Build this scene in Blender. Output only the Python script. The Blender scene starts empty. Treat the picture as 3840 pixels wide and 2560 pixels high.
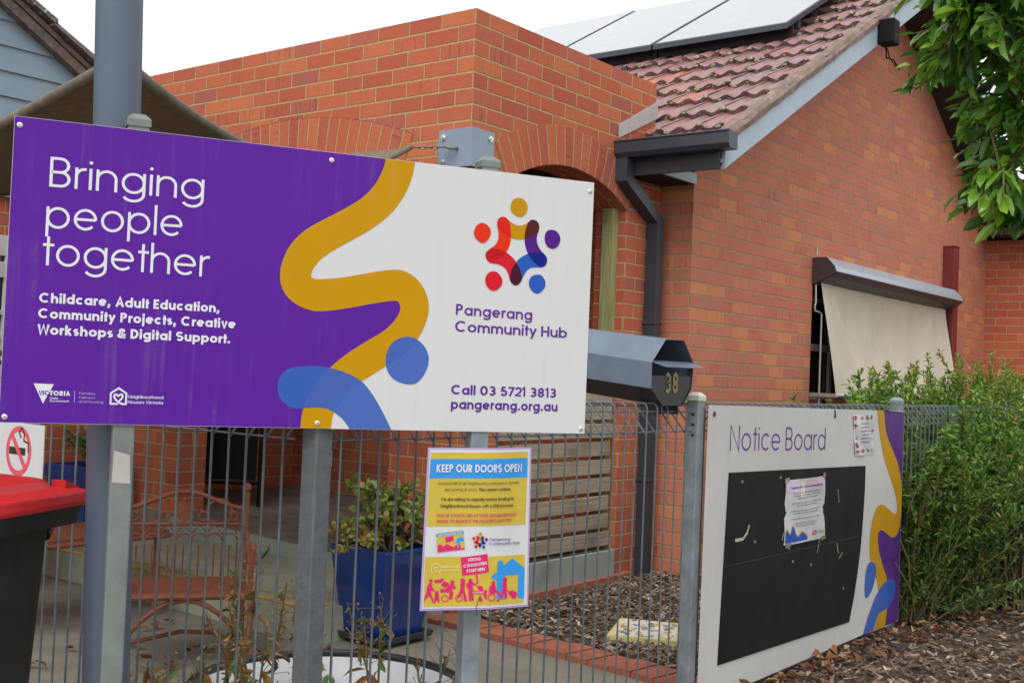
import bpy, math, random
from mathutils import Vector, Matrix, noise
from mathutils.geometry import tessellate_polygon
random.seed(7)
R = math.radians
PI = math.pi
sc = bpy.context.scene
COL = sc.collection

# ---------------------------------------------------------------- camera
CAM = Vector((-4.6618, -3.9698, 1.28))
yaw, pitch, roll = R(37.978), R(1.5584), R(2.3517)
fw = Vector((math.cos(pitch)*math.cos(yaw), math.cos(pitch)*math.sin(yaw), math.sin(pitch)))
rt = Vector((math.sin(yaw), -math.cos(yaw), 0))
up = rt.cross(fw)
cr, sr = math.cos(roll), math.sin(roll)
cx, cy = rt*cr + up*sr, up*cr - rt*sr
cam = bpy.data.cameras.new('camera')
cam.sensor_width = 36
cam.lens = 40.825
cam.clip_start = .05
cam.clip_end = 3000
co = bpy.data.objects.new('camera', cam)
co.matrix_world = Matrix(((cx.x, cy.x, -fw.x, CAM.x), (cx.y, cy.y, -fw.y, CAM.y), (cx.z, cy.z, -fw.z, CAM.z), (0, 0, 0, 1)))
COL.objects.link(co)
sc.camera = co

# ---------------------------------------------------------------- overcast sky, soft sun, exposure
SUN_EL, SUN_AZ = R(52), R(200)      # sun direction: azimuth measured from +X counter-clockwise
w = bpy.data.worlds.new('World')
sc.world = w
w.use_nodes = True
nt = w.node_tree
bg = nt.nodes['Background']
sky = nt.nodes.new('ShaderNodeTexSky')
sky.sky_type = 'NISHITA'
sky.sun_disc = False
sky.sun_elevation = SUN_EL
sky.sun_rotation = PI/2 - SUN_AZ
sky.dust_density = 2
sky.air_density = 1.0
hs = nt.nodes.new('ShaderNodeHueSaturation')
hs.inputs['Saturation'].default_value = .12
nt.links.new(sky.outputs[0], hs.inputs['Color'])
# bright, even cloud deck over the clear-sky gradient
geo = nt.nodes.new('ShaderNodeTexCoord')
cn = nt.nodes.new('ShaderNodeTexNoise')
cn.inputs['Scale'].default_value = 2.2
cn.inputs['Detail'].default_value = 5
nt.links.new(geo.outputs['Generated'], cn.inputs['Vector'])
crp = nt.nodes.new('ShaderNodeValToRGB')
crp.color_ramp.elements[0].position, crp.color_ramp.elements[1].position = .3, .7
crp.color_ramp.elements[0].color, crp.color_ramp.elements[1].color = (.93, .945, .97, 1), (1, 1, 1, 1)
nt.links.new(cn.outputs[0], crp.inputs[0])
cm = nt.nodes.new('ShaderNodeVectorMath')
cm.operation = 'SCALE'
cm.inputs['Scale'].default_value = 4.6
nt.links.new(crp.outputs[0], cm.inputs[0])
mxw = nt.nodes.new('ShaderNodeMix')
mxw.data_type = 'RGBA'
mxw.inputs[0].default_value = .8
nt.links.new(hs.outputs[0], mxw.inputs[6])
nt.links.new(cm.outputs[0], mxw.inputs[7])
nt.links.new(mxw.outputs[2], bg.inputs[0])
bg.inputs[1].default_value = .15
sl = bpy.data.lights.new('sun', 'SUN')
sl.energy = 1.0
sl.angle = R(40)
sl.color = (1, .97, .93)
so = bpy.data.objects.new('sun', sl)
sd = Vector((math.cos(SUN_EL)*math.cos(SUN_AZ), math.cos(SUN_EL)*math.sin(SUN_AZ), math.sin(SUN_EL)))
so.rotation_euler = sd.to_track_quat('Z', 'Y').to_euler()
so.location = (-6, -4, 9)
COL.objects.link(so)
sc.view_settings.view_transform = 'Standard'
sc.view_settings.look = 'None'
sc.view_settings.gamma = 1
sc.view_settings.exposure = .90
try:
    sc.cycles.use_denoising = True
    sc.cycles.max_bounces = 8
    sc.cycles.transparent_max_bounces = 12
except Exception:
    pass

# ---------------------------------------------------------------- material helpers
class G:
    """tiny node-graph builder"""
    def __init__(s, name):
        s.m = bpy.data.materials.new(name)
        s.m.use_nodes = True
        s.t = s.m.node_tree
        s.b = s.t.nodes['Principled BSDF']
        s.out = s.t.nodes['Material Output']
    def n(s, typ, **kw):
        x = s.t.nodes.new(typ)
        for k, v in kw.items():
            setattr(x, k, v)
        return x
    def put(s, sock, v):
        if hasattr(v, 'is_output'):
            s.t.links.new(v, sock)
        else:
            if isinstance(v, (tuple, list)) and len(v) == 3 and sock.type == 'RGBA':
                v = (*v, 1)
            sock.default_value = v
    def math(s, op, a, b=0.0, c=None):
        x = s.n('ShaderNodeMath', operation=op)
        s.put(x.inputs[0], a)
        s.put(x.inputs[1], b)
        if c is not None:
            s.put(x.inputs[2], c)
        return x.outputs[0]
    def mix(s, f, a, b, blend='MIX'):
        x = s.n('ShaderNodeMix', data_type='RGBA', blend_type=blend)
        s.put(x.inputs[0], f)
        s.put(x.inputs[6], a)
        s.put(x.inputs[7], b)
        return x.outputs[2]
    def ramp(s, f, stops, interp='LINEAR'):
        x = s.n('ShaderNodeValToRGB')
        x.color_ramp.interpolation = interp
        e = x.color_ramp.elements
        while len(e) < len(stops):
            e.new(.5)
        for k, (p, c) in enumerate(stops):
            e[k].position = p
            e[k].color = (*c, 1) if len(c) == 3 else c
        s.put(x.inputs[0], f)
        return x.outputs[0]
    def smooth(s, v, a, b):
        x = s.n('ShaderNodeMapRange', interpolation_type='SMOOTHSTEP')
        s.put(x.inputs[0], v)
        x.inputs[1].default_value = a
        x.inputs[2].default_value = b
        return x.outputs[0]
    def obj(s):
        return s.n('ShaderNodeTexCoord').outputs['Object']
    def uv(s):
        return s.n('ShaderNodeTexCoord').outputs['UV']
    def scale(s, v, k):
        x = s.n('ShaderNodeVectorMath', operation='MULTIPLY')
        s.put(x.inputs[0], v)
        x.inputs[1].default_value = k
        return x.outputs[0]
    def noise(s, v, sc_=5.0, det=4.0, rough=.6):
        x = s.n('ShaderNodeTexNoise')
        s.put(x.inputs['Vector'], v)
        x.inputs['Scale'].default_value = sc_
        x.inputs['Detail'].default_value = det
        x.inputs['Roughness'].default_value = rough
        return x.outputs[0]
    def white(s, v):
        x = s.n('ShaderNodeTexWhiteNoise', noise_dimensions='3D')
        s.put(x.inputs['Vector'], v)
        return x
    def xyz(s, x_, y_, z_=0.0):
        x = s.n('ShaderNodeCombineXYZ')
        s.put(x.inputs[0], x_)
        s.put(x.inputs[1], y_)
        s.put(x.inputs[2], z_)
        return x.outputs[0]
    def sep(s, v):
        x = s.n('ShaderNodeSeparateXYZ')
        s.put(x.inputs[0], v)
        return x.outputs
    def bump(s, h, dist=.004, st=1.0):
        x = s.n('ShaderNodeBump')
        x.inputs['Distance'].default_value = dist
        x.inputs['Strength'].default_value = st
        s.put(x.inputs['Height'], h)
        s.t.links.new(x.outputs[0], s.b.inputs['Normal'])
    def set(s, **kw):
        for k, v in kw.items():
            s.put(s.b.inputs[k.replace('_', ' ')], v)

def mat(name, col, rough=.6, metal=0.0, var=.12, scale=6.0, bump=0.0, bscale=60.0, dirt=None, spec=None, coat=0):
    g = G(name)
    o = g.obj()
    n1 = g.noise(o, scale, 5, .65)
    lo = tuple(c*(1-var*1.6) for c in col)
    hi = tuple(min(1, c*(1+var)) for c in col)
    c = g.ramp(n1, [(.3, lo), (.7, hi)])
    if dirt:
        c = g.mix(g.smooth(g.noise(o, scale*.5, 6, .7), .55, .75), c, dirt)
    g.set(Base_Color=c, Roughness=g.math('ADD', rough-.08, g.math('MULTIPLY', n1, .16)), Metallic=metal)
    if name.startswith(('sign_', 'board_')):
        sx = g.noise(g.scale(o, (38, 38, 1.6)), 1.0, 4, .6)
        du = g.noise(o, 5, 6, .75)
        f = g.math('MULTIPLY', g.math('MULTIPLY', g.smooth(sx, .5, .72), g.smooth(du, .4, .7)), .16 if name.startswith('sign_') else .28)
        c = g.mix(f, c, (.36, .34, .31))
        g.set(Base_Color=c)
    if spec is not None:
        g.b.inputs['Specular IOR Level'].default_value = spec
    if coat:
        g.b.inputs['Coat Weight'].default_value = coat
    if bump:
        g.bump(g.noise(o, bscale, 4, .6), bump)
    return g.m

def brick(name, palette, offset=.5, seed=0.0, mortar=(.50, .34, .17), thin=0.0):
    g = G(name)
    uv = g.sep(g.uv())
    wob = g.noise(g.obj(), 22, 3, .6)
    wob = g.math('MULTIPLY', g.math('SUBTRACT', wob, .5), .005)
    v = g.math('ADD', g.math('DIVIDE', g.math('ADD', uv[1], wob), .086), .0)
    row = g.math('FLOOR', v)
    fv = g.math('FRACT', v)
    half = g.math('MULTIPLY', g.math('MODULO', g.math('ABSOLUTE', row), 2.0), offset)
    jit = g.math('MULTIPLY', g.math('SUBTRACT', g.white(g.xyz(row, 3.3, seed)).outputs[0], .5), .05 if offset else 0.0)
    u = g.math('ADD', g.math('ADD', g.math('DIVIDE', g.math('ADD', uv[0], wob), .24), half), jit)
    colm = g.math('FLOOR', u)
    fu = g.math('FRACT', u)
    du = g.math('MULTIPLY', g.math('MINIMUM', fu, g.math('SUBTRACT', 1.0, fu)), .24)
    du = g.math('ADD', du, thin)
    dv = g.math('MULTIPLY', g.math('MINIMUM', fv, g.math('SUBTRACT', 1.0, fv)), .086)
    d = g.math('MINIMUM', du, dv)
    d = g.math('ADD', d, g.math('MULTIPLY', g.math('SUBTRACT', g.noise(g.obj(), 90, 2, .5), .5), .003))
    face = g.smooth(d, .0040, .0064)
    wn = g.white(g.xyz(colm, row, seed))
    rnd = wn.outputs[0]
    rnd2 = g.sep(wn.outputs[1])
    bc = g.ramp(rnd, palette)
    o = g.obj()
    fine = g.noise(o, 55, 5, .7)
    bc = g.mix(.45, bc, g.ramp(fine, [(.25, (.44, .44, .44)), (.75, (.58, .57, .56))]), 'OVERLAY')
    blot = g.noise(o, 9, 4, .6)
    bc = g.mix(g.math('MULTIPLY', g.smooth(blot, .5, .75), .3), bc, (.36, .085, .045))
    # firing streaks down some bricks
    st = g.noise(g.xyz(g.math('MULTIPLY', uv[0], 70.0), g.math('MULTIPLY', uv[1], 5.0), row), 1.0, 2, .5)
    stm = g.math('MULTIPLY', g.smooth(st, .56, .68), g.smooth(rnd2[1], .62, .8))
    bc = g.mix(g.math('MULTIPLY', stm, .55), bc, (.16, .06, .055))
    # a few small pits
    pit = g.smooth(g.noise(o, 130, 2, .5), .73, .78)
    bc = g.mix(pit, bc, (.5, .32, .2))
    mc = g.mix(g.noise(o, 14, 5, .7), tuple(c*.62 for c in mortar), tuple(min(1, c*1.25) for c in mortar))
    dirt = g.smooth(g.noise(o, 30, 4, .7), .6, .75)
    mc = g.mix(g.math('MULTIPLY', dirt, .7), mc, (.12, .085, .05))
    g.set(Base_Color=g.mix(face, mc, bc), Roughness=.82)
    g.b.inputs['Specular IOR Level'].default_value = .25
    g.bump(g.math('ADD', face, g.math('MULTIPLY', fine, .4)), .010, .9)
    return g.m

PAL_A = [(0, (0.406, 0.097, 0.055)), (.22, (0.443, 0.110, 0.059)), (.45, (0.481, 0.130, 0.061)), (.62, (0.435, 0.117, 0.071)), (.8, (0.517, 0.160, 0.064)), (.9, (0.416, 0.117, 0.080)), (1, (0.350, 0.108, 0.084))]
PAL_B = [(0, (0.501, 0.162, 0.104)), (.3, (0.539, 0.188, 0.120)), (.55, (0.495, 0.182, 0.129)), (.72, (0.556, 0.203, 0.113)), (.84, (0.616, 0.245, 0.106)), (.92, (0.495, 0.173, 0.119)), (.98, (0.440, 0.182, 0.140)), (1, (0.473, 0.178, 0.127))]
M = {}
M['brick_a'] = brick('red_brick', PAL_A)
M['brick_b'] = brick('pink_brick', PAL_B, seed=4.0, mortar=(.44, .31, .16), thin=.0008)
M['brick_v'] = brick('arch_brick', PAL_A, offset=0, seed=9.0)
M['galv'] = mat('galvanised_steel', (.27, .31, .34), .5, .45, .22, 9, dirt=(.36, .39, .40))
M['wire'] = mat('galvanised_wire', (.15, .175, .195), .5, .4, .2, 14)
M['dpost'] = mat('textured_dark_steel', (.115, .13, .14), .55, .2, .15, 30, .0015, 220)
M['gpost'] = mat('weathered_post', (.185, .205, .195), .6, .15, .18, 8, dirt=(.21, .21, .14))
M['pole'] = mat('blue_grey_paint', (.085, .112, .158), .42, .0, .05, 4)
M['bracket'] = mat('bracket_paint', (.25, .31, .39), .45, .1, .05, 6)
M['screw'] = mat('zinc_screw', (.7, .7, .68), .3, .6, .05)
M['white'] = mat('sign_white', (.59, .60, .61), .4, 0, .02, 2, spec=.12)
M['nbwhite'] = mat('board_white', (.56, .56, .545), .45, 0, .05, 3, dirt=(.40, .39, .36), spec=.12)
M['purple'] = mat('sign_purple', (.092, .014, .29), .3, 0, .03, 2, spec=.12)
M['nbpurple'] = mat('board_purple', (.085, .028, .20), .45, 0, .06, 3, spec=.12)
M['yellow'] = mat('sign_yellow', (.50, .255, .001), .32, 0, .03, 2, spec=.12)
M['nbyellow'] = mat('board_yellow', (.50, .27, .012), .45, 0, .05, 3, spec=.12)
M['inkp'] = mat('purple_ink', (.105, .028, .26), .35, 0, .03, spec=.12)
M['inkw'] = mat('white_ink', (.67, .67, .72), .35, 0, .02, spec=.12)
M['inkl'] = mat('lilac_ink', (.42, .33, .62), .35, 0, .02)
M['ink_k'] = mat('black_ink', (.03, .025, .02), .5, 0, .05)
M['ink_r'] = mat('red_ink', (.60, .03, .10), .5, 0, .05)
M['ink_c'] = mat('cream_ink', (.80, .72, .32), .5, 0, .05)
M['pyel'] = mat('poster_yellow', (.56, .42, .05), .35, 0, .05, 5)
M['pblu'] = mat('poster_blue', (.025, .28, .70), .35, 0, .05, 5)
M['pmag'] = mat('poster_magenta', (.66, .012, .14), .35, 0, .05, 5)
M['paper'] = mat('poster_paper', (.60, .61, .63), .3, 0, .02)
for k_, c_ in dict(gold=(.47, .24, .002), orange=(.66, .03, .006), red=(.58, .01, .022), violet=(.075, .012, .21), blue=(.022, .09, .43), brown=(.075, .012, .012), navy=(.006, .012, .20), maroon=(.055, .006, .022), scarlet=(.62, .014, .01), crimson=(.44, .007, .012)).items():
    M['lg_'+k_] = mat('logo_'+k_, c_, .4, 0, .02, spec=.12)
M['fascia'] = mat('charcoal_metal', (.040, .048, .064), .42, .1, .08, 5)
M['barge'] = mat('blue_grey_board', (.37, .45, .53), .55, 0, .07, 5, dirt=(.30, .34, .37))
M['weather'] = mat('weatherboard_blue', (.20, .285, .35), .6, 0, .06, 3)
M['oldwood'] = mat('weathered_timber', (.14, .115, .095), .85, 0, .35, 18, .003, 60)
M['flash'] = mat('zinc_flashing', (.46, .45, .42), .5, .2, .08, 8)
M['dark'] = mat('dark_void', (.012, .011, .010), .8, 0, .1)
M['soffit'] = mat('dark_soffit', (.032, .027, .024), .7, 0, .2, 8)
M['mortarcap'] = mat('verge_mortar', (.22, .155, .13), .9, 0, .25, 14, .004, 50, dirt=(.34, .33, .26))
M['blackbox'] = mat('black_plastic', (.006, .006, .007), .7, 0, .1, spec=.15)
M['maroon'] = mat('maroon_paint', (.17, .022, .025), .45, 0, .08)
M['canvas'] = mat('cream_canvas', (.56, .515, .41), .85, 0, .06, 4, .0008, 300, dirt=(.50, .46, .37))
M['pelmet'] = mat('pelmet_silver', (.40, .44, .50), .4, .3, .04)
M['pelend'] = mat('pelmet_end', (.05, .042, .045), .5, 0, .1)
M['alu'] = mat('aluminium', (.46, .46, .45), .4, .6, .08)
M['greyframe'] = mat('grey_frame', (.38, .36, .33), .5, 0, .08)
M['box'] = mat('letterbox_steel', (.145, .185, .245), .38, .15, .1, 10, dirt=(.17, .20, .25))
M['boxdark'] = mat('letterbox_dark', (.018, .02, .024), .45, 0, .15, 12)
M['brass'] = mat('brass_numeral', (.30, .24, .10), .45, .6, .1)
M['sail'] = mat('shade_cloth', (.17, .13, .09), .9, 0, .2, 30, .001, 400)
M['web'] = mat('sail_webbing', (.165, .15, .11), .85, 0, .2, 20)
M['chain'] = mat('chain_steel', (.22, .22, .21), .5, .6, .1)
M['green'] = mat('grey_green_paint', (.32, .37, .33), .6, 0, .08, 4, dirt=(.22, .25, .21))
M['concrete'] = mat('courtyard_concrete', (.225, .212, .168), .85, 0, .2, 2.5, .003, 40, dirt=(.16, .16, .12))
M['mossy'] = mat('mossy_concrete', (.33, .34, .26), .85, 0, .16, 3, .002, 50, dirt=(.13, .14, .09))
M['yline'] = mat('yellow_line', (.58, .42, .06), .7, 0, .2, 30)
M['deck'] = mat('worn_deck', (.215, .18, .145), .8, 0, .25, 6, .003, 30)
M['paver'] = mat('red_paver', (.36, .12, .07), .85, 0, .2, 12, .002, 60)
M['potblue'] = mat('cobalt_glaze', (.008, .040, .20), .22, 0, .2, 4, coat=.3)
M['soil'] = mat('soil', (.035, .026, .018), .95, 0, .3, 20, .01, 30)
M['tubw'] = mat('tub_white', (.62, .64, .66), .35, 0, .05)
M['tubk'] = mat('tub_black_rim', (.02, .022, .025), .4, 0, .1)
M['rust'] = mat('terracotta_iron', (.235, .072, .035), .7, .1, .25, 25, dirt=(.22, .085, .05))
M['binred'] = mat('bin_red', (.56, .014, .022), .45, 0, .10, 9, dirt=(.50, .05, .05))
M['bingrn'] = mat('bin_green', (.013, .019, .014), .5, 0, .25, 9, dirt=(.03, .034, .028))
M['cream'] = mat('cream_stone', (.62, .54, .26), .8, 0, .12, 10)
M['mosy'] = mat('mosaic_yellow', (.62, .52, .03), .4, 0, .1, 20)
M['mosb'] = mat('mosaic_blue', (.16, .20, .33), .4, 0, .2, 20)
M['mosw'] = mat('mosaic_white', (.70, .70, .66), .4, 0, .1, 20)
M['pinksign'] = mat('ban_ring', (.72, .09, .14), .45, 0, .05)
M['postwood_dummy'] = None
del M['postwood_dummy']
M['bark'] = mat('bark', (.15, .115, .085), .9, 0, .3, 20, .006, 40)
M['twig'] = mat('twig', (.17, .13, .06), .8, 0, .25, 20)
M['nbblack'] = mat('blackboard', (.012, .0115, .0105), .6, 0, .25, 5, dirt=(.026, .025, .022), spec=.15)
M['tape'] = mat('torn_tape', (.24, .23, .17), .3, 0, .2, 40)

def blue_film():
    g = G('blue_film')
    g.set(Base_Color=(.042, .13, .50), Roughness=.4)
    g.b.inputs['Specular IOR Level'].default_value = .12
    tr = g.n('ShaderNodeBsdfTransparent')
    mx = g.n('ShaderNodeMixShader')
    mx.inputs[0].default_value = .22
    g.t.links.new(g.b.outputs[0], mx.inputs[1])
    g.t.links.new(tr.outputs[0], mx.inputs[2])
    g.t.links.new(mx.outputs[0], g.out.inputs[0])
    return g.m
M['film'] = blue_film()

def timber(name, a, b, axis=0, stretch=26.0):
    g = G(name)
    o = g.obj()
    k = [stretch]*3
    k[axis] = 1.6
    n1 = g.noise(g.scale(o, tuple(k)), 2.2, 5, .65)
    n2 = g.noise(o, 4, 3, .5)
    c = g.ramp(n1, [(.3, a), (.7, b)])
    c = g.mix(g.math('MULTIPLY', g.smooth(n2, .5, .7), .5), c, tuple(x*.55 for x in a))
    g.set(Base_Color=c, Roughness=.85)
    g.bump(n1, .003)
    return g.m
M['slat'] = timber('grey_slat', (.20, .165, .115), (.47, .39, .29), 0, 55)
M['pine'] = timber('treated_pine', (.17, .18, .06), (.40, .37, .18), 2, 20)
M['brown'] = timber('brown_board', (.10, .08, .06), (.22, .19, .15), 0, 30)

def leafmat(name, stops, rough=.4, trans=.25, spec=.4):
    g = G(name)
    uv = g.sep(g.uv())
    c = g.ramp(uv[0], stops)
    c = g.mix(.35, c, g.ramp(uv[1], [(0, (.35, .35, .3)), (.5, (.5, .5, .5)), (1, (.6, .6, .5))]), 'OVERLAY')
    g.set(Base_Color=c, Roughness=rough)
    g.b.inputs['Specular IOR Level'].default_value = spec
    tl = g.n('ShaderNodeBsdfTranslucent')
    g.t.links.new(c, tl.inputs[0])
    mx = g.n('ShaderNodeMixShader')
    mx.inputs[0].default_value = trans
    g.t.links.new(g.b.outputs[0], mx.inputs[1])
    g.t.links.new(tl.outputs[0], mx.inputs[2])
    g.t.links.new(mx.outputs[0], g.out.inputs[0])
    return g.m
M['leaf_tree'] = leafmat('laurel_leaf', [(0, (.025, .075, .012)), (.35, (.07, .185, .018)), (.7, (.17, .35, .028)), (.97, (.31, .50, .05)), (1, (.40, .33, .08))], .28, .22, .55)
M['leaf_hedge'] = leafmat('shrub_leaf', [(0, (.035, .085, .013)), (.4, (.085, .18, .024)), (.75, (.18, .32, .04)), (.96, (.30, .43, .075)), (1, (.38, .19, .065))], .45, .25)
M['leaf_rose'] = leafmat('grey_green_leaf', [(0, (.055, .08, .05)), (.6, (.12, .155, .105)), (1, (.21, .25, .18))], .6, .15)
M['leaf_jade'] = leafmat('jade_leaf', [(0, (.09, .16, .03)), (.5, (.22, .28, .06)), (.8, (.36, .32, .07)), (1, (.42, .20, .05))], .35, .15)
M['leaf_dead'] = leafmat('dead_leaf', [(0, (.14, .07, .028)), (.5, (.34, .18, .065)), (1, (.50, .34, .16))], .85, .15, .15)
M['leaf_weed'] = leafmat('weed_leaf', [(0, (.05, .11, .025)), (.6, (.12, .22, .05)), (1, (.24, .34, .10))], .5, .2)
M['leaf_litter'] = leafmat('litter_leaf', [(0, (.09, .032, .022)), (.4, (.19, .075, .04)), (.75, (.27, .13, .065)), (1, (.42, .31, .18))], .75, .05, .2)

def chipmat():
    g = G('wood_chip')
    uv = g.sep(g.uv())
    c = g.ramp(uv[0], [(0, (.045, .03, .021)), (.3, (.13, .09, .062)), (.6, (.25, .18, .13)), (.85, (.38, .30, .23)), (1, (.52, .45, .37))])
    n = g.noise(g.obj(), 90, 3, .6)
    c = g.mix(.5, c, g.ramp(n, [(.3, (.36, .36, .36)), (.7, (.62, .62, .62))]), 'OVERLAY')
    g.set(Base_Color=c, Roughness=.9)
    g.b.inputs['Specular IOR Level'].default_value = .2
    return g.m
M['chip'] = chipmat()
M['mulch'] = mat('mulch_base', (.10, .073, .053), .95, 0, .5, 40, .02, 45, dirt=(.14, .10, .07))

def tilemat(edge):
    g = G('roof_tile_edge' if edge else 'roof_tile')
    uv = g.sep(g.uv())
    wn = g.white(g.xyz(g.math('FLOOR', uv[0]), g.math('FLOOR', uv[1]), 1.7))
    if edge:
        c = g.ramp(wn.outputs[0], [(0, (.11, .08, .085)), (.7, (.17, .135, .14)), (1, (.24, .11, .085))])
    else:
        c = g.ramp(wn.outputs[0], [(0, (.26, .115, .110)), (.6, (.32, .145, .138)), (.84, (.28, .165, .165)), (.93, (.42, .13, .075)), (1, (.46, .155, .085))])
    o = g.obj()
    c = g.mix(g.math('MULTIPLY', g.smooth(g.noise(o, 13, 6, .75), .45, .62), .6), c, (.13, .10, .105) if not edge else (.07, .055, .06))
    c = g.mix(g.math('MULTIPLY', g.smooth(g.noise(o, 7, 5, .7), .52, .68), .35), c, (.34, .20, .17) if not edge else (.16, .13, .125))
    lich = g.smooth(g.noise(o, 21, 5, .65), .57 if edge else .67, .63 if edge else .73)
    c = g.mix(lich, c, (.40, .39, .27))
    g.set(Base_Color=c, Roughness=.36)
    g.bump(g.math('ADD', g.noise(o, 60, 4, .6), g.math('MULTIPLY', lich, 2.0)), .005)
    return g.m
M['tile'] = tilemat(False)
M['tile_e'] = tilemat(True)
def solar():
    g = G('solar_glass')
    o = g.sep(g.obj())
    ln = []
    for ax, p in ((0, .145), (1, .166)):
        f = g.math('ABSOLUTE', g.math('SUBTRACT', g.math('FRACT', g.math('DIVIDE', g.math('ADD', o[ax], 50.0), p)), .5))
        ln.append(g.smooth(f, .475, .495))
    l = g.math('MAXIMUM', ln[0], ln[1])
    c = g.mix(g.math('MULTIPLY', l, .5), (.47, .49, .53), (.62, .63, .66))
    c = g.mix(g.math('MULTIPLY', g.smooth(g.noise(g.obj(), 3, 5, .7), .45, .7), .4), c, (.56, .57, .58))
    g.set(Base_Color=c, Roughness=.09, Metallic=.85)
    return g.m
M['solar'] = solar()
def glass():
    g = G('window_glass')
    g.set(Base_Color=(.01, .011, .012), Roughness=.08)
    return g.m
M['glass'] = glass()

# ---------------------------------------------------------------- mesh helpers
class MB:
    """collects faces, links them as ONE mesh object"""
    def __init__(s):
        s.v, s.f, s.mi, s.uv = [], [], [], []
    def face(s, pts, mi=0, uv=None):
        k = len(s.v)
        s.v += [Vector(p) for p in pts]
        s.f.append(tuple(range(k, k+len(pts))))
        s.mi.append(mi)
        s.uv.append(uv)
    def grid(s, rows, mi=0, closed=False, uvf=None):
        k = len(s.v)
        n = len(rows[0])
        for r in rows:
            s.v += [Vector(p) for p in r]
        for i in range(len(rows)-1):
            for j in range(n if closed else n-1):
                j2 = (j+1) % n
                s.f.append((k+i*n+j, k+i*n+j2, k+(i+1)*n+j2, k+(i+1)*n+j))
                s.mi.append(mi)
                s.uv.append(uvf(i, j) if uvf else None)
    def box(s, a, b, mi=0, T=None):
        x0, y0, z0 = a
        x1, y1, z1 = b
        p = [Vector(q) for q in ((x0,y0,z0),(x1,y0,z0),(x1,y1,z0),(x0,y1,z0),(x0,y0,z1),(x1,y0,z1),(x1,y1,z1),(x0,y1,z1))]
        if T:
            p = [T(q) for q in p]
        k = len(s.v)
        s.v += p
        for q in ((0,3,2,1),(4,5,6,7),(0,1,5,4),(1,2,6,5),(2,3,7,6),(3,0,4,7)):
            s.f.append(tuple(k+i for i in q))
            s.mi.append(mi)
            s.uv.append(None)
        return s
    def tube(s, pts, r, n=8, mi=0, cap=True):
        pts = [Vector(p) for p in pts]
        rr = r if isinstance(r, (list, tuple)) else [r]*len(pts)
        rows = []
        ref = None
        for i, p in enumerate(pts):
            d = (pts[min(i+1, len(pts)-1)] - pts[max(i-1, 0)]).normalized()
            if ref is None:
                ref = Vector((0, 0, 1)) if abs(d.z) < .9 else Vector((1, 0, 0))
            a = d.cross(ref)
            if a.length < 1e-5:
                a = d.cross(Vector((.3, .9, .1)))
            a.normalize()
            b = d.cross(a)
            ref = a.cross(d)
            rows.append([p + (a*math.cos(t) + b*math.sin(t))*rr[i] for t in [2*PI*q/n for q in range(n)]])
        s.grid(rows, mi, closed=True)
        if cap:
            s.face(list(reversed(rows[0])), mi)
            s.face(rows[-1], mi)
        return s
    def lathe(s, prof, c=(0, 0, 0), n=32, mi=0):
        rows = [[(c[0]+r*math.cos(2*PI*q/n), c[1]+r*math.sin(2*PI*q/n), c[2]+z) for q in range(n)] for r, z in prof]
        s.grid(rows, mi, closed=True)
        return s
    def poly(s, pts, mi=0):
        """planar polygon, concave allowed"""
        pts = [Vector(p) for p in pts]
        k = len(s.v)
        s.v += pts
        nrm = Vector((0, 0, 0))
        for i in range(len(pts)):
            nrm += pts[i-1].cross(pts[i])
        for t in tessellate_polygon([pts]):
            a, b, c = (pts[i] for i in t)
            t = tuple(t)
            if (b-a).cross(c-a).dot(nrm) < 0:
                t = t[::-1]
            s.f.append(tuple(k+i for i in t))
            s.mi.append(mi)
            s.uv.append(None)
        return s
    def prism(s, pts, d, mi=0):
        """polygon pts extruded by vector d"""
        pts = [Vector(p) for p in pts]
        d = Vector(d)
        nrm = Vector((0, 0, 0))
        for i in range(len(pts)):
            nrm += pts[i-1].cross(pts[i])
        if nrm.dot(d) > 0:
            pts = pts[::-1]
        s.poly(pts, mi)
        s.poly([p+d for p in reversed(pts)], mi)
        for i in range(len(pts)):
            a, b = pts[i-1], pts[i]
            s.face([b, a, a+d, b+d], mi)
        return s
    def sphere(s, c, r, n=10, mi=0, sq=(1, 1, 1)):
        rows = []
        for i in range(n//2+1):
            t = -PI/2 + PI*i/(n//2)
            rows.append([(c[0]+sq[0]*r*math.cos(t)*math.cos(2*PI*q/n), c[1]+sq[1]*r*math.cos(t)*math.sin(2*PI*q/n), c[2]+sq[2]*r*math.sin(t)) for q in range(n)])
        s.grid(rows, mi, closed=True)
        return s
    def build(s, name, mats, parent=None, smooth=False, bevel=0, world=True, uvmode=None, merge=False):
        mats = mats if isinstance(mats, (list, tuple)) else [mats]
        off = Vector((0, 0, 0))
        if parent is not None and world:
            p = parent
            while p is not None:
                off += p.location
                p = p.parent
        me = bpy.data.meshes.new(name)
        me.from_pydata([v-off for v in s.v], [], s.f)
        for m_ in mats:
            me.materials.append(m_)
        if any(s.mi):
            me.polygons.foreach_set('material_index', s.mi)
        if uvmode or any(u is not None for u in s.uv):
            lay = me.uv_layers.new(name='UVMap')
            for pi_, p in enumerate(me.polygons):
                u = s.uv[pi_]
                if u is None:
                    n = p.normal
                    for li in p.loop_indices:
                        v = s.v[me.loops[li].vertex_index]
                        if abs(n.x) > abs(n.y) and abs(n.x) > abs(n.z):
                            q = (v.y+24.0, v.z - 3.127 + 8.6)
                        elif abs(n.y) > abs(n.z):
                            q = (v.x+24.0 - UOFF[0], v.z - 3.127 + 8.6)
                        else:
                            q = (v.x+24.0, v.y+8.6)
                        lay.data[li].uv = q
                else:
                    for k, li in enumerate(p.loop_indices):
                        lay.data[li].uv = u[k] if isinstance(u[0], (tuple, list)) else u
        if smooth:
            me.polygons.foreach_set('use_smooth', [True]*len(me.polygons))
        me.update()
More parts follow.
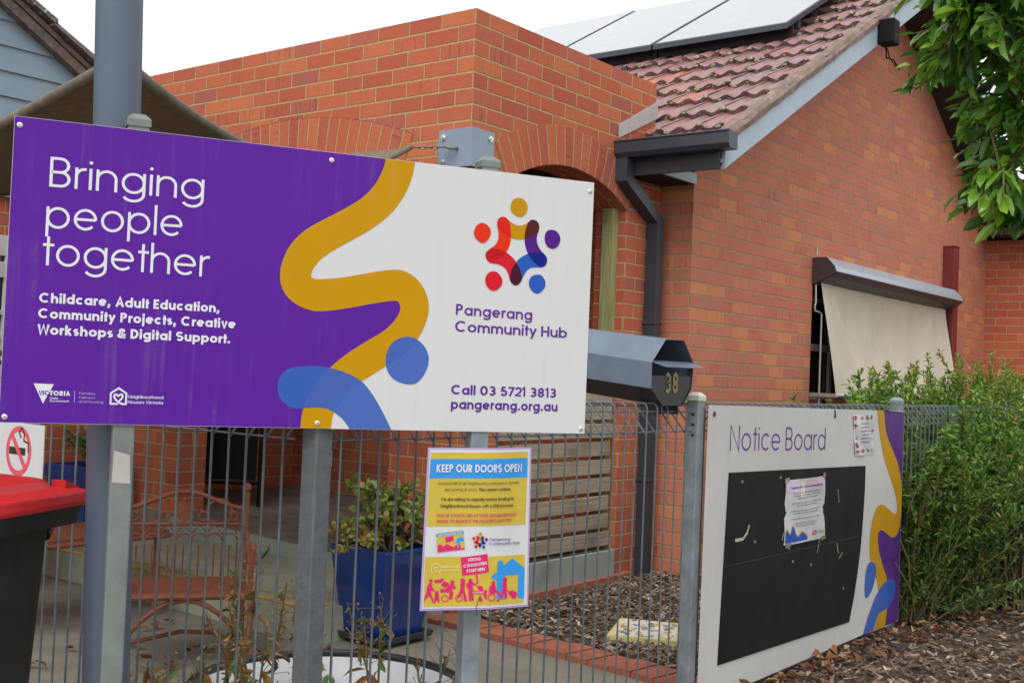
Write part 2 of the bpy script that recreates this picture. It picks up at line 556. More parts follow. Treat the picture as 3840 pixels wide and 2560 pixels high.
        o = bpy.data.objects.new(name, me)
        COL.objects.link(o)
        if parent is not None:
            o.parent = parent
        if merge:
            md = o.modifiers.new('weld', 'WELD')
            md.merge_threshold = .0004
        if bevel:
            md = o.modifiers.new('bevel', 'BEVEL')
            md.width = bevel
            md.segments = 2
            md.limit_method = 'ANGLE'
        return o
UOFF = [0.0]

def tag(o, label, cat, group=None, kind=None):
    o['label'] = label
    o['category'] = cat
    if group:
        o['group'] = group
    if kind:
        o['kind'] = kind
    return o
def thing(name, label, cat, loc, group=None):
    o = bpy.data.objects.new(name, None)
    o.empty_display_size = .1
    COL.objects.link(o)
    o.location = loc
    return tag(o, label, cat, group)
def struct(o):
    o['kind'] = 'structure'
    return o
def dup(root, loc, label=None):
    r = root.copy()
    COL.objects.link(r)
    r.location = loc
    if label:
        r['label'] = label
    for ch in list(root.children):
        c = ch.copy()
        COL.objects.link(c)
        c.parent = r
        for g_ in list(ch.children):
            d = g_.copy()
            COL.objects.link(d)
            d.parent = c
    return r

# ---------------------------------------------------------------- lettering drawn as monoline strokes
def arc(cx_, cy_, rx, ry, a0, a1, n=14):
    return [(cx_+rx*math.cos(R(a0+(a1-a0)*i/n)), cy_+ry*math.sin(R(a0+(a1-a0)*i/n))) for i in range(n+1)]
def glyph(ch, t):
    """(advance width, strokes, dots) with cap height 1 and stroke t"""
    h = t/2
    X = .72
    r = (X-t)/2
    S, Dt = [], []
    L_ = lambda *p: S.append(list(p))
    o_c = (h+r, X/2)
    w1 = 2*r+t
    ry = (1-t)/2
    if ch in 'oabdpqgce':
        if ch == 'c':
            S.append(arc(*o_c, r, r, 48, 312)); return w1*.93, S, Dt
        if ch == 'e':
            L_((h, X/2), (2*r+h, X/2)); S.append(arc(*o_c, r, r, -2, 315, 20)); return w1, S, Dt
        S.append(arc(*o_c, r, r, 0, 360, 22))
        if ch == 'o': return w1, S, Dt
        if ch == 'a': L_((2*r+h, 0), (2*r+h, X))
        if ch == 'b': L_((h, 0), (h, 1.02))
        if ch == 'd': L_((2*r+h, 0), (2*r+h, 1.02))
        if ch == 'p': L_((h, -.27), (h, X))
        if ch == 'q': L_((2*r+h, -.27), (2*r+h, X))
        if ch == 'g': S.append([(2*r+h, X), (2*r+h, 0)] + arc(h+r, 0, r, .29-h, 0, -150))
        return w1, S, Dt
    rn = r*.86
    if ch in 'nhmu':
        if ch == 'u':
            S.append([(h, X)] + arc(h+rn, h+rn, rn, rn, 180, 360) + [(2*rn+h, X)]); L_((2*rn+h, 0), (2*rn+h, X)); return 2*rn+t, S, Dt
        L_((h, 0), (h, 1.02 if ch == 'h' else X))
        k = rn if ch != 'm' else rn*.88
        S.append(arc(h+k, X-h-k, k, k, 180, 0) + [(2*k+h, 0)])
        if ch == 'm':
            S.append(arc(h+3*k, X-h-k, k, k, 180, 0) + [(4*k+h, 0)]); return 4*k+t, S, Dt
        return 2*k+t, S, Dt
    if ch == 'r':
        L_((h, 0), (h, X)); S.append(arc(h+.24, X-h-.24, .24, .24, 180, 80)); return h+.3, S, Dt
    if ch == 'i':
        L_((h, 0), (h, X)); Dt.append((h, .92, h*1.25)); return t, S, Dt
    if ch == 'j':
        S.append([(h, X), (h, -.12)] + arc(h-.12, -.12, .12, .12, 0, -80)); Dt.append((h, .92, h*1.25)); return t, S, Dt
    if ch == 'l':
        L_((h, 0), (h, 1.02)); return t, S, Dt
    if ch == 't':
        L_((.16, 0), (.16, .95)); L_((0, X-h), (.34, X-h)); return .34, S, Dt
    if ch == 'f':
        S.append([(.14, 0), (.14, .80)] + arc(.14+.2, .82, .2, .2-h*.2, 180, 80)); L_((0, X-h), (.33, X-h)); return .34, S, Dt
    if ch in 'sS':
        H = X if ch == 's' else 1.0
        rs = (H-t)/4
        wx = rs*1.15 if ch == 's' else rs*1.25
        S.append(arc(h+wx, H-h-rs, wx, rs, 35, 270, 12) + arc(h+wx, h+rs, wx, rs, 90, -145, 12)[1:]); return 2*wx+t, S, Dt
    if ch in 'vwyxzk':
        if ch == 'v': L_((h, X), (.27+h*.5, 0), (.54, X)); return .54+h, S, Dt
        if ch == 'w': L_((h, X), (.24, 0), (.44, X), (.64, 0), (.86, X)); return .86+h, S, Dt
        if ch == 'y': L_((h, X), (.28+h*.5, .02)); L_((.56, X), (.18, -.27)); return .56+h, S, Dt
        if ch == 'x': L_((h, 0), (.5, X)); L_((h, X), (.5, 0)); return .5+h, S, Dt
        if ch == 'z': L_((h, X-h), (.46, X-h), (h, h), (.48, h)); return .48+h, S, Dt
        if ch == 'k': L_((h, 0), (h, 1.02)); L_((.46, X), (h, X*.38)); L_((h+.14, X*.55), (.5, 0)); return .5+h, S, Dt
    if ch in 'OQCG0':
        rx = ry*.98 if ch != '0' else ry*.68
        if ch in 'OQ0': S.append(arc(h+rx, .5, rx, ry, 0, 360, 24))
        if ch == 'Q': L_((h+rx*1.2, .3), (2*rx+h, 0))
        if ch == 'C': S.append(arc(h+rx, .5, rx, ry, 48, 312, 18)); return 2*rx*.93+t, S, Dt
        if ch == 'G': S.append(arc(h+rx, .5, rx, ry, 48, 360, 18) + [(h+rx, .5)])
        return 2*rx+t, S, Dt
    if ch in 'BPRD':
        if ch == 'D':
            S.append([(h, h), (h, 1-h), (.26, 1-h)] + arc(.26, .5, ry*.9, ry, 90, -90, 14) + [(h, h)]); return .26+ry*.9+h, S, Dt
        rb = (1-t)/4
        S.append([(h, 0), (h, 1-h), (.3, 1-h)] + arc(.3, 1-h-rb, rb, rb, 90, -90, 10) + [(h, .5)])
        if ch == 'B': S.append([(.3, .5), (.33, .5)] + arc(.33, h+rb, rb, rb, 90, -90, 10) + [(h, h)])
        if ch == 'R': L_((.28, .5), (.3+rb, 0))
        return .33+rb+h, S, Dt
    if ch == 'A': L_((h*.8, 0), (.38, 1), (.76-h*.8, 0)); L_((.16, .33), (.6, .33)); return .76, S, Dt
    if ch == 'V': L_((h*.8, 1), (.36, 0), (.72-h*.8, 1)); return .72, S, Dt
    if ch == 'W': L_((h, 1), (.28, 0), (.52, .95), (.76, 0), (1.04-h, 1)); return 1.04, S, Dt
    if ch == 'Y': L_((h, 1), (.35, .45), (.7-h, 1)); L_((.35, .45), (.35, 0)); return .7, S, Dt
    if ch == 'H': L_((h, 0), (h, 1)); L_((.62, 0), (.62, 1)); L_((h, .5), (.62, .5)); return .62+h, S, Dt
    if ch == 'N': L_((h, 0), (h, 1), (.66, 0), (.66, 1)); return .66+h, S, Dt
    if ch == 'M': L_((h, 0), (h, 1), (.4, .25), (.8-h, 1), (.8-h, 0)); return .8, S, Dt
    if ch == 'K': L_((h, 0), (h, 1)); L_((.56, 1), (h, .42)); L_((.2, .58), (.6, 0)); return .6+h, S, Dt
    if ch == 'E': L_((.5, h), (h, h), (h, 1-h), (.5, 1-h)); L_((h, .5), (.46, .5)); return .52, S, Dt
    if ch == 'F': L_((h, 0), (h, 1-h), (.5, 1-h)); L_((h, .5), (.44, .5)); return .52, S, Dt
    if ch == 'L': L_((h, 1), (h, h), (.48, h)); return .5, S, Dt
    if ch == 'T': L_((0, 1-h), (.6, 1-h)); L_((.3, 1-h), (.3, 0)); return .6, S, Dt
    if ch == 'I': L_((h, 0), (h, 1)); return t, S, Dt
    if ch == 'U': S.append([(h, 1)] + arc(h+.27, h+.27, .27, .27, 180, 360) + [(h+.54, 1)]); return .54+t, S, Dt
    if ch == '1': L_((0, .78), (.22, .97), (.22, 0)); return .22+h, S, Dt
    if ch == '2': S.append(arc(.26+h, 1-h-.26, .26, .26, 160, -35) + [(h, h), (.56+h, h)]); return .56+h, S, Dt
    if ch == '3': 
        rb = (1-t)/4
        S.append(arc(.24+h, 1-h-rb, rb*1.12, rb, 145, -90, 10) + arc(.24+h, h+rb, rb*1.2, rb, 90, -145, 10)); return .48+t, S, Dt
    if ch == '5': S.append([(.5, 1-h), (.12+h, 1-h), (h+.06, .55)] + arc(.25+h, .33, .25, .33-h, 115, -150, 14)); return .5+t, S, Dt
    if ch == '7': L_((0, 1-h), (.52, 1-h), (.16, 0)); return .54, S, Dt
    if ch == '8':
        rb = (1-t)/4
        S.append(arc(.26+h, 1-h-rb, rb, rb, 0, 360)); S.append(arc(.26+h, h+rb, rb*1.12, rb, 0, 360)); return .52+t, S, Dt
    if ch == '&': S.append([(.62, 0), (.2, .62)] + arc(.33, .78, .17, .22-h, 200, -20, 8) + [(.12, .4)] + arc(.28, .24, .24, .24-h, 150, 330, 8) + [(.62, .46)]); return .66, S, Dt
    if ch == '%': S.append(arc(.18, .78, .13, .16, 0, 360, 10)); S.append(arc(.62, .22, .13, .16, 0, 360, 10)); L_((.15, 0), (.65, 1)); return .8, S, Dt
    if ch == '.': Dt.append((h*1.2, h*1.2, h*1.25)); return t*1.25, S, Dt
    if ch == ',': Dt.append((h*1.2, h*1.2, h*1.25)); L_((h*1.5, h), (h*.5, -.17)); return t*1.25, S, Dt
    if ch == ':': Dt += [(h*1.2, h*1.2, h*1.2), (h*1.2, .6, h*1.2)]; return t*1.25, S, Dt
    if ch == "'": L_((h, 1), (h, .72)); return t, S, Dt
    return .3, S, Dt

def text(mb, s, a, b, cap, t, place, n0, track=.1, mi=0):
    """string s from panel point a to b along the baseline, cap height cap; place(u, v, n) -> world"""
    gl, x = [], 0.0
    for k, ch in enumerate(s):
        if ch == ' ':
            x += .32 if t < .18 else .36
            continue
        adv, S, Dt = glyph(ch, t)
        gl.append((x, S, Dt))
        x += adv + (track if ch not in "rtfvwyTVWYL" else track*.55)
    x -= track
    dx, dy = b[0]-a[0], b[1]-a[1]
    q = [0]
    def P(p):
        q[0] += 1
        return place(a[0] + dx*p[0]/x, a[1] + dy*p[0]/x + cap*p[1], n0 + (q[0] // 400 % 40)*1.5e-5)
    h = t/2
    for x0, S, Dt in gl:
        for st in S:
            n0 += 4e-6
            st = [p for i, p in enumerate(st) if i == 0 or abs(p[0]-st[i-1][0])+abs(p[1]-st[i-1][1]) > 1e-5]
            n = len(st)
            closed = n > 3 and abs(st[0][0]-st[-1][0])+abs(st[0][1]-st[-1][1]) < 1e-4
            Ls, Rs = [], []
            for i in range(n):
                p = Vector(st[i])
                d0 = (p-Vector(st[i-1])).normalized() if i > 0 else None
                d1 = (Vector(st[i+1])-p).normalized() if i < n-1 else None
                if closed and i == 0: d0 = (p-Vector(st[-2])).normalized()
                if closed and i == n-1: d1 = (Vector(st[1])-p).normalized()
                d0 = d0 or d1
                d1 = d1 or d0
                tg = d0+d1
                if tg.length < .2: tg = d1
                tg = tg.normalized()
                nr = Vector((-tg.y, tg.x))
                k = min(1.6, 1/max(.35, nr.dot(Vector((-d1.y, d1.x)))))
                Ls.append(p+nr*h*k)
                Rs.append(p-nr*h*k)
            for i in range(n-1):
                mb.face([P((x0+v.x, v.y)) for v in (Rs[i], Rs[i+1], Ls[i+1], Ls[i])], mi)
        for cx_, cy_, r_ in Dt:
            mb.face([P((x0+cx_+r_*math.cos(2*PI*i/12), cy_+r_*math.sin(2*PI*i/12))) for i in range(12)], mi)
def ribbon(mb, pts, wd, place, n0, mi=0):
    for i in range(len(pts)-1):
        a, b = Vector(pts[i]), Vector(pts[i+1])
        d = (b-a).normalized()
        nr = Vector((-d.y, d.x))*wd/2
        e = d*wd*.3
        mb.face([place(*p, n0+i*1e-5) for p in (a-nr-e, b-nr+e, b+nr+e, a+nr-e)], mi)
def flat(mb, pts, place, n0, mi=0):
    mb.poly([place(p[0], p[1], n0) for p in pts], mi)
def smoothpoly(pts, it=1):
    for _ in range(it):
        o = []
        for i in range(len(pts)):
            a, b = pts[i], pts[(i+1) % len(pts)]
            o += [(a[0]*.75+b[0]*.25, a[1]*.75+b[1]*.25), (a[0]*.25+b[0]*.75, a[1]*.25+b[1]*.75)]
        pts = o
    return pts
